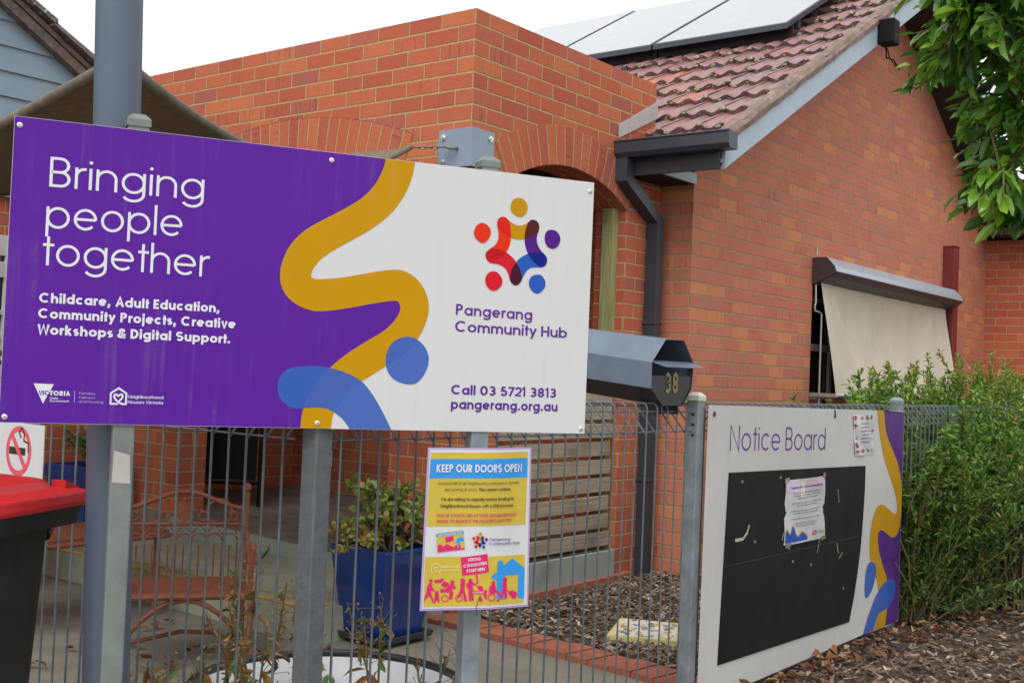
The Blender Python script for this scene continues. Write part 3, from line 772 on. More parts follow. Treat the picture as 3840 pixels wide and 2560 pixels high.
D = {
 'sign': {'L': [-3.2965,-1.4405],'R': [-1.992,-2.153],'zb': 1.121,'W': 1.4864,'H': 0.698},'E1': [(0.8813,0.7048),(0.8812,0.7013),(0.8776,0.6781),(0.8653,0.6462),(0.8497,0.6199),(0.8239,0.5913),(0.7835,0.5616),(0.7376,0.5332),(0.6979,0.5084),(0.6701,0.4862),(0.6469,0.4589),(0.6324,0.4309),(0.6237,0.4007),(0.6221,0.378),(0.6255,0.3557),(0.6363,0.3338),(0.6571,0.3138),(0.6833,0.301),(0.7096,0.2948),(0.7357,0.2956),(0.7706,0.3009),(0.8175,0.3113),(0.871,0.3239),(0.9102,0.3319),(0.9254,0.3331),(0.9332,0.3294),(0.9378,0.3165),(0.9344,0.3003),(0.9186,0.276),(0.8922,0.2513),(0.851,0.2247),(0.8074,0.1954),(0.7759,0.1697),(0.759,0.1533),(0.7366,0.1296),(0.7175,0.0991),(0.7042,0.0717),(0.6952,0.0459),(0.6913,0.0203),(0.6905,-0.0019)],'E2': [(0.9609,0.7045),(0.9605,0.7009),(0.9576,0.6716),(0.9482,0.6382),(0.9327,0.6029),(0.9067,0.5638),(0.8745,0.5318),(0.8336,0.5008),(0.7872,0.4711),(0.7471,0.445),(0.7217,0.4232),(0.7052,0.4006),(0.7002,0.3832),(0.7033,0.3777),(0.715,0.375),(0.7411,0.3773),(0.7848,0.3844),(0.8349,0.3964),(0.8797,0.4072),(0.916,0.4132),(0.9406,0.4122),(0.9689,0.4009),(0.9914,0.3816),(1.0082,0.3545),(1.0158,0.3237),(1.0132,0.2956),(1.004,0.2669),(0.9881,0.2366),(0.9615,0.2044),(0.9347,0.1828),(0.9049,0.1627),(0.8447,0.1229),(0.8287,0.1122),(0.8142,0.1017),(0.8001,0.0855),(0.7864,0.0592),(0.7753,0.0418),(0.7703,0.0216),(0.7683,-0.002)],'blue1': [(0.6274,0.1008),(0.6308,0.1207),(0.6415,0.1379),(0.6552,0.1483),(0.6836,0.1541),(0.7123,0.1568),(0.7472,0.1552),(0.7857,0.1484),(0.8187,0.1365),(0.8462,0.1215),(0.8683,0.0974),(0.8875,0.0702),(0.907,0.0385),(0.9279,-0.0025),(0.8164,-0.0016),(0.809,0.0121),(0.7966,0.0263),(0.7753,0.0418),(0.7574,0.05),(0.7339,0.053),(0.7108,0.0513),(0.6793,0.0484),(0.6591,0.0522),(0.6415,0.066),(0.6309,0.084)],'blue2': [(0.9568,0.2434),(0.9786,0.2412),(1.0009,0.2283),(1.0158,0.2096),(1.023,0.1876),(1.0193,0.1622),(1.0077,0.1396),(0.9943,0.1244),(0.9806,0.119),(0.9651,0.1182),(0.9433,0.1229),(0.9245,0.1326),(0.9101,0.1497),(0.9029,0.1758),(0.9051,0.1963),(0.9134,0.2172),(0.9295,0.234)],'logo': [('gold',[(1.2117,0.5743),(1.2241,0.5763),(1.2327,0.5693),(1.2435,0.5625),(1.2563,0.5582),(1.271,0.559),(1.2835,0.564),(1.2958,0.5757),(1.3084,0.5787),(1.3217,0.5681),(1.3215,0.5467),(1.3061,0.5338),(1.2852,0.524),(1.2684,0.5205),(1.2537,0.5203),(1.2325,0.526),(1.2131,0.5398),(1.2021,0.5543)]),('orange',[(1.2146,0.5784),(1.2251,0.5764),(1.2328,0.5684),(1.238,0.5534),(1.2407,0.5344),(1.2407,0.5151),(1.2359,0.4955),(1.229,0.484),(1.2077,0.4703),(1.1829,0.4685),(1.174,0.4831),(1.182,0.4895),(1.1941,0.498),(1.2019,0.5092),(1.2048,0.5238),(1.2027,0.539),(1.1978,0.5577),(1.2004,0.5695),(1.2064,0.5757)]),('red',[(1.1684,0.4694),(1.1701,0.479),(1.178,0.4863),(1.1903,0.4895),(1.2069,0.4894),(1.2258,0.4851),(1.2452,0.473),(1.2594,0.4596),(1.2696,0.4439),(1.2778,0.4231),(1.2763,0.4095),(1.2694,0.3984),(1.2611,0.3952),(1.2504,0.3982),(1.2426,0.4093),(1.239,0.4206),(1.2321,0.4355),(1.2213,0.4444),(1.2044,0.4499),(1.1837,0.4504),(1.1741,0.4564)]),('violet',[(1.3053,0.5784),(1.3172,0.5746),(1.3241,0.5625),(1.3225,0.5507),(1.3177,0.5367),(1.3166,0.521),(1.3222,0.5068),(1.3335,0.4931),(1.3457,0.4842),(1.352,0.471),(1.3479,0.4571),(1.3374,0.4505),(1.3245,0.4525),(1.309,0.4641),(1.2934,0.4823),(1.284,0.503),(1.2804,0.524),(1.2821,0.5474),(1.2887,0.5673),(1.2958,0.5757)]),('blue',[(1.2594,0.4596),(1.2726,0.4731),(1.2912,0.4841),(1.3122,0.4892),(1.3336,0.4902),(1.3468,0.4833),(1.352,0.471),(1.3479,0.4571),(1.3395,0.451),(1.3267,0.4494),(1.3097,0.4486),(1.2971,0.4438),(1.2869,0.4334),(1.2792,0.4165),(1.2754,0.4056),(1.2611,0.3952),(1.2461,0.4018),(1.2418,0.4131),(1.2429,0.4266),(1.2486,0.4424)]),('brown',[(1.3053,0.5784),(1.3172,0.5746),(1.3241,0.5625),(1.3225,0.5507),(1.3174,0.5425),(1.3019,0.5315),(1.2804,0.5226),(1.2806,0.5337),(1.2821,0.5474),(1.2887,0.5673),(1.2958,0.5757)]),('navy',[(1.2911,0.4851),(1.3122,0.4892),(1.3336,0.4902),(1.3468,0.4833),(1.352,0.471),(1.3479,0.4571),(1.3374,0.4505),(1.3245,0.4525),(1.309,0.4641),(1.2979,0.4759)]),('maroon',[(1.2594,0.4596),(1.2696,0.4439),(1.2778,0.4231),(1.2782,0.4135),(1.2714,0.4005),(1.2611,0.3952),(1.2504,0.3982),(1.2426,0.4093),(1.2416,0.4188),(1.2466,0.4404)]),('scarlet',[(1.2146,0.5784),(1.2251,0.5764),(1.2328,0.5684),(1.238,0.5534),(1.2407,0.5344),(1.2407,0.5247),(1.2261,0.5293),(1.211,0.5396),(1.2012,0.5504),(1.1977,0.5597),(1.2004,0.5695),(1.2064,0.5757)]),('crimson',[(1.1684,0.4694),(1.1701,0.479),(1.178,0.4863),(1.1903,0.4895),(1.2069,0.4894),(1.228,0.4839),(1.2242,0.4753),(1.2079,0.4646),(1.1854,0.4591),(1.173,0.4601)]),('gold',[(1.2574,0.6332),(1.2722,0.6317),(1.2843,0.6202),(1.2864,0.6059),(1.2813,0.5909),(1.27,0.5826),(1.2627,0.5819),(1.2488,0.5861),(1.2391,0.593),(1.2354,0.6052),(1.2379,0.6199),(1.2459,0.6293)]),('orange',[(1.1555,0.5565),(1.169,0.5534),(1.1798,0.5419),(1.1824,0.5297),(1.1768,0.5158),(1.1669,0.5051),(1.1589,0.502),(1.1474,0.5059),(1.1357,0.5164),(1.1322,0.5275),(1.1357,0.5421),(1.1444,0.5523)]),('violet',[(1.362,0.5559),(1.3762,0.5531),(1.3865,0.5412),(1.3888,0.5286),(1.3833,0.5135),(1.3729,0.5048),(1.3654,0.5033),(1.3523,0.5062),(1.3432,0.5163),(1.3401,0.5297),(1.342,0.5445),(1.3492,0.5529)]),('red',[(1.1943,0.4299),(1.2064,0.4271),(1.2173,0.4153),(1.222,0.4031),(1.2173,0.3903),(1.2063,0.3801),(1.1971,0.3766),(1.1846,0.3797),(1.1738,0.3914),(1.1702,0.4036),(1.1737,0.4182),(1.1826,0.4268)]),('blue',[(1.3254,0.43),(1.3351,0.4289),(1.3452,0.4188),(1.3496,0.4064),(1.3453,0.3925),(1.3339,0.3811),(1.3234,0.3775),(1.3114,0.3817),(1.3013,0.3946),(1.2982,0.407),(1.3024,0.4199),(1.3116,0.4273)])],'stext': [('Bringing',0.0805,0.544,0.4284,0.5457,0.069,0.088,'w'),('people',0.0775,0.4475,0.382,0.4535,0.0699,0.088,'w'),('together',0.0738,0.3626,0.4472,0.3614,0.0699,0.088,'w'),('Childcare, Adult Education,',0.0717,0.2764,0.4786,0.277,0.0225,0.215,'w'),('Community Projects, Creative',0.0712,0.2409,0.5189,0.2402,0.0225,0.215,'w'),('Workshops & Digital Support.',0.0714,0.2039,0.5077,0.203,0.0225,0.215,'w'),('Pangerang',1.0914,0.3072,1.313,0.3047,0.0287,0.16,'p'),('Community Hub',1.0912,0.2629,1.4202,0.2616,0.0287,0.16,'p'),('Call 03 5721 3813',1.0878,0.0972,1.394,0.0967,0.0253,0.19,'p'),('pangerang.org.au',1.0887,0.0587,1.4002,0.0598,0.0258,0.19,'p'),('TORIA',0.1046,0.0645,0.1484,0.0645,0.0107,0.24,'w'),('VIC',0.0813,0.0647,0.1036,0.0647,0.0103,0.2,'u'),('State',0.1054,0.0561,0.1234,0.0563,0.0044,0.16,'w'),('Government',0.1052,0.0498,0.1468,0.0498,0.0047,0.16,'w'),('Families,',0.1678,0.0686,0.205,0.0683,0.0057,0.11,'l'),('Fairness',0.1682,0.059,0.2035,0.059,0.0057,0.11,'l'),('and Housing',0.1679,0.0495,0.222,0.0492,0.0057,0.11,'l'),('Neighbourhood',0.2763,0.0631,0.357,0.0633,0.0074,0.15,'w'),('Houses Victoria',0.2764,0.0506,0.357,0.0506,0.0074,0.15,'w')],'tri': [(0.0695,0.091),(0.1125,0.0903),(0.0913,0.0451)],'hicon': [(0.2539,0.0491),(0.2382,0.0488),(0.238,0.0739),(0.2553,0.0859),(0.2726,0.074),(0.2725,0.0487),(0.2649,0.0489),(0.2563,0.0527),(0.2492,0.059),(0.2456,0.0653),(0.2465,0.0701),(0.2502,0.0713),(0.255,0.0671),(0.2594,0.0716),(0.2637,0.0705),(0.2647,0.0657),(0.2621,0.0609),(0.2577,0.0564)],'bar': [(0.1579,0.0758),(0.1589,0.0497)],'screws': [(0.0118,0.6775),(0.7394,0.6776),(1.4739,0.6726),(0.0086,0.013),(0.7329,0.0135),(1.4777,0.0132)],'pc': [[-2.351,-1.9,0.646],[-2.094,-2.057,0.647],[-2.109,-2.058,1.073],[-2.357,-1.91,1.069]],'pshape': [('y',[(0.0047,0.4118),(0.29,0.4141),(0.2904,0.3965),(0.0039,0.3943)]),('b',[(0.0039,0.3951),(0.2903,0.3973),(0.2898,0.3449),(0.0023,0.344)]),('y',[(0.0023,0.3448),(0.2898,0.3457),(0.2875,0.2183),(0.0014,0.2177)]),('y',[(0.0016,0.1369),(0.2877,0.1365),(0.2874,0.0065),(0.0049,0.0058)]),('y',[(0.0292,0.1986),(0.1035,0.2077),(0.1094,0.1559),(0.0351,0.1485)]),('b',[(0.0293,0.197),(0.1036,0.205),(0.1051,0.1973),(0.0301,0.1895)]),('m',[(0.0532,0.188),(0.0766,0.1926),(0.0789,0.1789),(0.0569,0.1738)]),('b',[(0.0856,0.1871),(0.09,0.1874),(0.0908,0.1845),(0.0978,0.1904),(0.106,0.1847),(0.1067,0.1776),(0.0958,0.177),(0.094,0.1614),(0.0889,0.1623),(0.089,0.1725),(0.0825,0.1734),(0.0865,0.178)]),('m',[(0.0344,0.168),(0.044,0.1702),(0.051,0.1638),(0.0558,0.1692),(0.0624,0.1706),(0.0727,0.1657),(0.0796,0.1624),(0.0869,0.1701),(0.0899,0.1591),(0.096,0.1731),(0.0992,0.1589),(0.1087,0.1611),(0.1094,0.1564),(0.0354,0.149)]),('b',[(0.2035,0.1207),(0.206,0.1238),(0.218,0.1238),(0.221,0.1203),(0.2214,0.1101),(0.2489,0.1283),(0.2877,0.1007),(0.288,0.0188),(0.2682,0.0197),(0.2682,0.0839),(0.2273,0.0842),(0.2281,0.0204),(0.2043,0.0211),(0.2025,0.0747),(0.1914,0.075),(0.1861,0.0798),(0.1893,0.0859),(0.2035,0.0949)]),('m',[(0.0991,0.1344),(0.1724,0.1441),(0.1788,0.0955),(0.1057,0.0861)]),('m',[(0.1416,0.0918),(0.1457,0.0922),(0.1498,0.0653),(0.1458,0.0647)]),('m',[(0.0159,0.069),(0.0234,0.0688),(0.0256,0.0573),(0.0318,0.0495),(0.0311,0.0465),(0.0227,0.0498),(0.0232,0.0407),(0.0325,0.0192),(0.036,0.0161),(0.0294,0.0156),(0.0177,0.0363),(0.0069,0.0231),(0.0048,0.0171),(0.004,0.0232),(0.0092,0.0411),(0.0108,0.0577)]),('m',[(0.0332,0.0389),(0.0439,0.0386),(0.0466,0.0173),(0.0416,0.0174),(0.0396,0.0251),(0.0366,0.0191),(0.0325,0.0192)]),('m',[(0.0296,0.0763),(0.0469,0.0781),(0.0558,0.0817),(0.0553,0.0756),(0.049,0.0689),(0.0341,0.0685),(0.0329,0.0663)]),('m',[(0.0579,0.074),(0.0724,0.0659),(0.0605,0.0548),(0.0485,0.0628)]),('m',[(0.0741,0.0651),(0.0823,0.0664),(0.0913,0.0524),(0.078,0.0512),(0.0835,0.0419),(0.081,0.0238),(0.0726,0.0255),(0.0732,0.0483),(0.0614,0.0517)]),('m',[(0.0473,0.0529),(0.0731,0.0506),(0.0735,0.0422),(0.0478,0.043)]),('m',[(0.1023,0.0689),(0.114,0.0686),(0.1132,0.0487),(0.1219,0.0194),(0.1145,0.0174),(0.1085,0.0412),(0.0959,0.0233),(0.0941,0.0279),(0.1015,0.049)]),('m',[(0.1183,0.0654),(0.1256,0.0729),(0.1324,0.0712),(0.1428,0.0632),(0.1457,0.0739),(0.1483,0.0715),(0.1437,0.0609),(0.1344,0.0619),(0.1394,0.0204),(0.1261,0.0201),(0.1232,0.0499),(0.1168,0.0624)]),('m',[(0.1454,0.06),(0.1598,0.0596),(0.1642,0.0534),(0.1628,0.0457),(0.1597,0.0381),(0.1345,0.0389),(0.1342,0.0465),(0.1536,0.046)]),('m',[(0.1686,0.0486),(0.1737,0.0485),(0.1747,0.0208),(0.1703,0.0255),(0.164,0.038)]),('m',[(0.1868,0.062),(0.1978,0.0617),(0.2008,0.0477),(0.2129,0.0412),(0.2203,0.0225),(0.2153,0.0211),(0.2062,0.0383),(0.1809,0.0375),(0.1804,0.0514)]),('m',[(0.2198,0.0673),(0.2326,0.0685),(0.2341,0.0452),(0.2357,0.022),(0.228,0.0222),(0.2258,0.0377),(0.2186,0.024),(0.2151,0.0257),(0.2204,0.0471)]),('m',[(0.2349,0.0467),(0.242,0.0403),(0.2487,0.0424),(0.2643,0.0381),(0.2662,0.0318),(0.2622,0.0196),(0.2554,0.0198),(0.244,0.0294),(0.2368,0.042)])],'pcirc': [[(0.0252,0.0749),(0.0247,0.0726),(0.0229,0.071),(0.0205,0.0704),(0.018,0.0711),(0.0161,0.0728),(0.0153,0.0751),(0.0158,0.0774),(0.0176,0.079),(0.02,0.0796),(0.0225,0.0789),(0.0244,0.0772)],[(0.0432,0.0431),(0.0426,0.0407),(0.0407,0.039),(0.0381,0.0384),(0.0354,0.0392),(0.0334,0.041),(0.0326,0.0434),(0.0332,0.0459),(0.035,0.0476),(0.0376,0.0482),(0.0403,0.0474),(0.0423,0.0456)],[(0.085,0.0702),(0.0844,0.0677),(0.0825,0.066),(0.0799,0.0654),(0.0772,0.0661),(0.0752,0.068),(0.0743,0.0705),(0.0749,0.0729),(0.0768,0.0746),(0.0794,0.0752),(0.0821,0.0745),(0.0842,0.0726)],[(0.1138,0.074),(0.113,0.0709),(0.1106,0.0688),(0.1073,0.068),(0.1039,0.0689),(0.1014,0.0713),(0.1004,0.0744),(0.1011,0.0774),(0.1035,0.0796),(0.1068,0.0803),(0.1102,0.0794),(0.1127,0.0771)],[(0.1338,0.0739),(0.1331,0.0713),(0.1311,0.0695),(0.1283,0.0688),(0.1254,0.0696),(0.1232,0.0716),(0.1223,0.0742),(0.123,0.0768),(0.125,0.0787),(0.1278,0.0793),(0.1307,0.0785),(0.1329,0.0766)],[(0.1983,0.0663),(0.1977,0.0637),(0.1956,0.0618),(0.1927,0.0612),(0.1898,0.062),(0.1876,0.064),(0.1868,0.0666),(0.1875,0.0692),(0.1895,0.0711),(0.1924,0.0717),(0.1953,0.0709),(0.1975,0.069)],[(0.2341,0.0731),(0.2333,0.07),(0.2309,0.0678),(0.2275,0.067),(0.224,0.068),(0.2215,0.0703),(0.2204,0.0735),(0.2213,0.0765),(0.2237,0.0788),(0.2271,0.0795),(0.2306,0.0786),(0.2331,0.0762)],[(0.1637,0.0235),(0.163,0.0208),(0.1609,0.0189),(0.158,0.0183),(0.155,0.0191),(0.1528,0.0211),(0.1519,0.0238),(0.1526,0.0265),(0.1546,0.0284),(0.1576,0.029),(0.1605,0.0282),(0.1628,0.0262)],[(0.2118,0.0189),(0.2113,0.0171),(0.2099,0.0158),(0.2078,0.0153),(0.2058,0.0159),(0.2043,0.0173),(0.2037,0.0191),(0.2041,0.021),(0.2056,0.0223),(0.2076,0.0227),(0.2097,0.0221),(0.2112,0.0207)]],'pring': [[(0.0712,0.0271),(0.0706,0.0235),(0.0685,0.0205),(0.0653,0.0186),(0.0614,0.018),(0.0574,0.0189),(0.054,0.021),(0.0516,0.0241),(0.0507,0.0277),(0.0513,0.0313),(0.0534,0.0343),(0.0566,0.0362),(0.0605,0.0368),(0.0645,0.036),(0.0679,0.0339),(0.0703,0.0307),(0.0712,0.0271)],[(0.1094,0.0274),(0.1088,0.0238),(0.1067,0.0208),(0.1034,0.0189),(0.0995,0.0183),(0.0955,0.0192),(0.0921,0.0213),(0.0897,0.0244),(0.0887,0.0281),(0.0894,0.0317),(0.0915,0.0347),(0.0947,0.0366),(0.0986,0.0372),(0.1026,0.0364),(0.1061,0.0342),(0.1085,0.0311),(0.1094,0.0274)],[(0.2003,0.0277),(0.1996,0.0237),(0.1972,0.0204),(0.1935,0.0183),(0.1892,0.0176),(0.1847,0.0185),(0.1809,0.0209),(0.1783,0.0244),(0.1773,0.0284),(0.178,0.0324),(0.1804,0.0357),(0.1841,0.0378),(0.1884,0.0385),(0.1929,0.0376),(0.1967,0.0352),(0.1993,0.0317),(0.2003,0.0277)]],'ptext': [('KEEP OUR DOORS OPEN',0.021,0.3604,0.2716,0.3607,0.0211,0.2,'w'),('Around half of all Neighbourhood Houses in Victoria',0.0277,0.3276,0.2627,0.328,0.0084,0.1,'k'),('are running at a loss.',0.0473,0.311,0.1373,0.3116,0.0084,0.1,'k'),('This cannot continue.',0.1416,0.3115,0.2384,0.3114,0.0085,0.17,'k'),('We are asking to urgently restore funding for',0.038,0.2854,0.2492,0.2855,0.0086,0.17,'k'),('Neighbourhood Houses with a 25% increase.',0.0367,0.2676,0.2485,0.2676,0.0086,0.17,'k'),('PICK UP A POSTCARD AT YOUR NEIGHBOURHOOD',0.0278,0.2423,0.2562,0.2421,0.0086,0.17,'r'),("HOUSE TO REQUEST THE MINISTER'S SUPPORT:",0.0286,0.2272,0.2452,0.2278,0.0085,0.17,'r'),('Pangerang',0.1772,0.1784,0.2397,0.1773,0.0079,0.13,'p'),('Community Hub',0.1771,0.1669,0.2704,0.1659,0.0079,0.13,'p'),('STRONG',0.1187,0.1239,0.1538,0.1276,0.0084,0.2,'w'),('COMMUNITIES',0.1076,0.1081,0.1716,0.116,0.0084,0.2,'w'),('START HERE',0.1159,0.0948,0.1667,0.1005,0.0084,0.2,'w'),('KEEP OUR DOORS OPEN',0.0346,0.1911,0.0997,0.1979,0.005,0.18,'w'),('Neighbourhood',0.045,0.1086,0.098,0.1084,0.0052,0.14,'c'),('Houses Victoria',0.0455,0.0999,0.0984,0.0995,0.0052,0.14,'c'),('CONNECTION',0.1344,0.0404,0.1613,0.0404,0.004,0.18,'w')],'picon': [(0.0285,0.097),(0.0207,0.0975),(0.0199,0.1141),(0.0318,0.1215),(0.0434,0.1143),(0.0443,0.0973),(0.0393,0.0975),(0.0325,0.1007),(0.0263,0.1078),(0.0278,0.1111),(0.0321,0.1092),(0.0361,0.1114),(0.0379,0.1083),(0.0349,0.1022)],'plogo': [('gold',[(0.1415,0.1924),(0.1437,0.1926),(0.1452,0.1913),(0.147,0.19),(0.1492,0.189),(0.1517,0.1889),(0.1538,0.1895),(0.1559,0.1913),(0.158,0.1915),(0.1603,0.1896),(0.1602,0.1861),(0.1576,0.1842),(0.1541,0.183),(0.1512,0.1827),(0.1487,0.1829),(0.1451,0.1841),(0.1418,0.1867),(0.1399,0.1893)]),('orange',[(0.1421,0.1931),(0.1439,0.1926),(0.1452,0.1911),(0.1461,0.1886),(0.1465,0.1854),(0.1465,0.1822),(0.1456,0.179),(0.1445,0.1773),(0.1408,0.1753),(0.1365,0.1754),(0.135,0.178),(0.1364,0.1789),(0.1385,0.1801),(0.1398,0.1818),(0.1403,0.1842),(0.14,0.1868),(0.1391,0.1899),(0.1396,0.1918),(0.1406,0.1928)]),('red',[(0.134,0.1758),(0.1343,0.1773),(0.1357,0.1784),(0.1378,0.1788),(0.1407,0.1785),(0.1439,0.1775),(0.1472,0.1752),(0.1496,0.1728),(0.1513,0.1701),(0.1527,0.1666),(0.1525,0.1644),(0.1513,0.1626),(0.1499,0.1622),(0.1481,0.1629),(0.1467,0.1648),(0.1461,0.1667),(0.145,0.1692),(0.1431,0.1709),(0.1402,0.172),(0.1366,0.1724),(0.135,0.1735)]),('violet',[(0.1575,0.1915),(0.1595,0.1907),(0.1607,0.1886),(0.1604,0.1867),(0.1596,0.1845),(0.1594,0.182),(0.1603,0.1796),(0.1622,0.1772),(0.1642,0.1755),(0.1652,0.1733),(0.1645,0.1711),(0.1628,0.1702),(0.1606,0.1707),(0.158,0.1728),(0.1554,0.176),(0.1538,0.1795),(0.1532,0.183),(0.1536,0.1868),(0.1547,0.19),(0.1559,0.1913)]),('blue',[(0.1496,0.1728),(0.1519,0.1748),(0.155,0.1763),(0.1586,0.1768),(0.1622,0.1767),(0.1644,0.1754),(0.1652,0.1733),(0.1645,0.1711),(0.1631,0.1702),(0.161,0.1701),(0.1581,0.1703),(0.156,0.1697),(0.1543,0.1681),(0.153,0.1655),(0.1523,0.1637),(0.1499,0.1622),(0.1473,0.1635),(0.1466,0.1654),(0.1468,0.1676),(0.1478,0.1701)]),('brown',[(0.1575,0.1915),(0.1595,0.1907),(0.1607,0.1886),(0.1604,0.1867),(0.1595,0.1855),(0.1569,0.1839),(0.1533,0.1828),(0.1533,0.1846),(0.1536,0.1868),(0.1547,0.19),(0.1559,0.1913)]),('navy',[(0.155,0.1765),(0.1586,0.1768),(0.1622,0.1767),(0.1644,0.1754),(0.1652,0.1733),(0.1645,0.1711),(0.1628,0.1702),(0.1606,0.1707),(0.158,0.1728),(0.1562,0.1749)]),('maroon',[(0.1496,0.1728),(0.1513,0.1701),(0.1527,0.1666),(0.1528,0.165),(0.1516,0.163),(0.1499,0.1622),(0.1481,0.1629),(0.1467,0.1648),(0.1466,0.1664),(0.1474,0.1698)]),('scarlet',[(0.1421,0.1931),(0.1439,0.1926),(0.1452,0.1911),(0.1461,0.1886),(0.1465,0.1854),(0.1465,0.1838),(0.144,0.1848),(0.1414,0.1867),(0.1397,0.1887),(0.1391,0.1903),(0.1396,0.1918),(0.1406,0.1928)]),('crimson',[(0.134,0.1758),(0.1343,0.1773),(0.1357,0.1784),(0.1378,0.1788),(0.1407,0.1785),(0.1443,0.1773),(0.1436,0.1759),(0.1408,0.1744),(0.1369,0.1738),(0.1348,0.1742)]),('gold',[(0.1494,0.2014),(0.152,0.2009),(0.154,0.1988),(0.1544,0.1964),(0.1535,0.194),(0.1516,0.1928),(0.1503,0.1928),(0.1479,0.1938),(0.1463,0.1951),(0.1457,0.1971),(0.1461,0.1995),(0.1475,0.2009)]),('orange',[(0.1318,0.1904),(0.1342,0.1897),(0.136,0.1876),(0.1365,0.1855),(0.1355,0.1833),(0.1338,0.1817),(0.1323,0.1813),(0.1304,0.1822),(0.1283,0.1841),(0.1277,0.186),(0.1283,0.1884),(0.1299,0.1899)]),('violet',[(0.167,0.1869),(0.1694,0.1862),(0.1711,0.1842),(0.1714,0.1821),(0.1705,0.1797),(0.1688,0.1785),(0.1675,0.1783),(0.1653,0.179),(0.1638,0.1808),(0.1633,0.183),(0.1637,0.1854),(0.1649,0.1866)]),('red',[(0.1384,0.1689),(0.1405,0.1682),(0.1424,0.1661),(0.1432,0.1641),(0.1424,0.162),(0.1405,0.1605),(0.1389,0.16),(0.1367,0.1607),(0.1349,0.1628),(0.1343,0.1649),(0.1349,0.1672),(0.1364,0.1685)]),('blue',[(0.1608,0.167),(0.1624,0.1667),(0.1641,0.1649),(0.1648,0.1629),(0.164,0.1607),(0.1621,0.159),(0.1604,0.1585),(0.1584,0.1593),(0.1567,0.1616),(0.1562,0.1637),(0.1569,0.1657),(0.1584,0.1668)])],'nb': [(-0.615,1.188),(1.566,1.162),(1.568,0.046),(1.415,0.039),(1.063,0.045),(0.437,0.038),(-0.1,0.033),(-0.386,0.038),(-0.624,0.035)],'nblack': [(-0.438,0.918),(1.021,0.891),(1.023,0.785),(1.011,0.637),(0.992,0.49),(0.961,0.364),(0.923,0.249),(0.873,0.137),(-0.478,0.159)],'nE1': [(1.168,1.166),(1.194,1.082),(1.252,0.966),(1.342,0.856),(1.433,0.764),(1.49,0.682),(1.493,0.627),(1.445,0.625),(1.332,0.667),(1.25,0.682),(1.187,0.662),(1.13,0.572),(1.119,0.469),(1.145,0.4),(1.202,0.337),(1.247,0.275),(1.271,0.215),(1.273,0.128),(1.227,0.058),(1.202,0.047)],'nE2': [(1.26,1.166),(1.296,1.061),(1.386,0.972),(1.492,0.88),(1.55,0.778),(1.559,0.677),(1.556,0.588),(1.525,0.52),(1.457,0.496),(1.372,0.518),(1.275,0.551),(1.232,0.53),(1.244,0.457),(1.304,0.374),(1.379,0.289),(1.399,0.218),(1.394,0.121),(1.374,0.045)],'nblue1': [(1.145,0.405),(1.211,0.384),(1.223,0.335),(1.183,0.264),(1.122,0.224),(1.08,0.225),(1.062,0.278),(1.073,0.352),(1.102,0.395)],'nblue2': [(1.063,0.045),(1.119,0.121),(1.213,0.212),(1.314,0.267),(1.42,0.286),(1.491,0.271),(1.509,0.225),(1.486,0.178),(1.42,0.137),(1.34,0.129),(1.274,0.123),(1.238,0.085),(1.202,0.047)],'npap1': [(0.089,0.579),(0.53,0.576),(0.512,0.866),(0.087,0.862)],'npap2': [(0.879,0.945),(1.136,0.945),(1.105,1.149),(0.838,1.145)],'ntext': ('Notice Board',-0.437,1.005,0.518,0.983,0.101,0.075,'p'),'ntape': [(-0.252,0.691),(-0.267,0.664),(-0.302,0.642),(-0.368,0.642)],'nmarks': [(-0.324,0.876),(0.039,0.877),(-0.19,0.621),(0.192,0.5),(0.391,0.465),(0.783,0.312),(0.113,0.948),(0.185,0.936)],'ntape2': [[(0.477,0.572),(0.456,0.514)],[(0.674,0.79),(0.69,0.731)],[(0.682,0.536),(0.704,0.49)],[(0.754,0.485),(0.717,0.462)],[(0.133,0.577),(0.15,0.558)],[(0.086,0.634),(0.073,0.607)]],
}

# ================================================================ SETTING
TS = .567
def ZT(x): return 2.743 + TS*(x-1.522)          # top of the tile plane, left slope
APX = 5.375
g_ = MB()
g_.face([(-400,-400,-.06),(400,-400,-.06),(400,400,-.06),(-400,400,-.06)])
struct(g_.build('ground', M['concrete']))
g_ = MB()
g_.face([(-2.62,-9,-.012),(14,-9,-.012),(14,-1.75,-.012),(-2.62,-1.75,-.012)])
struct(g_.build('mulch_strip', M['mulch']))
g_ = MB()
g_.face([(-9,-1.75,-.01),(-.24,-1.75,-.01),(-.12,0,-.01),(-.12,3.25,-.01),(-9,3.25,-.01)])
struct(g_.build('courtyard_paving', M['concrete']))
g_ = MB()
g_.face([(-.24,-1.75,-.006),(8.4,-1.75,-.006),(8.4,-.1,-.006),(-.12,0.02,-.006)])
struct(g_.build('garden_bed', M['mulch']))

# ---------------------------------------------------------------- main brick building
B = thing('brick_building', 'red brick community building with arched flat topped porch and tiled gable', 'building', (3, 1, 0))
def archpts(c, zc, r, a, n=24):
    """points of an arch from +a to -a degrees about the vertical, in (u, z)"""
    return [(c + r*math.sin(R(t)), zc + r*math.cos(R(t))) for t in [a - 2*a*i/n for i in range(n+1)]]
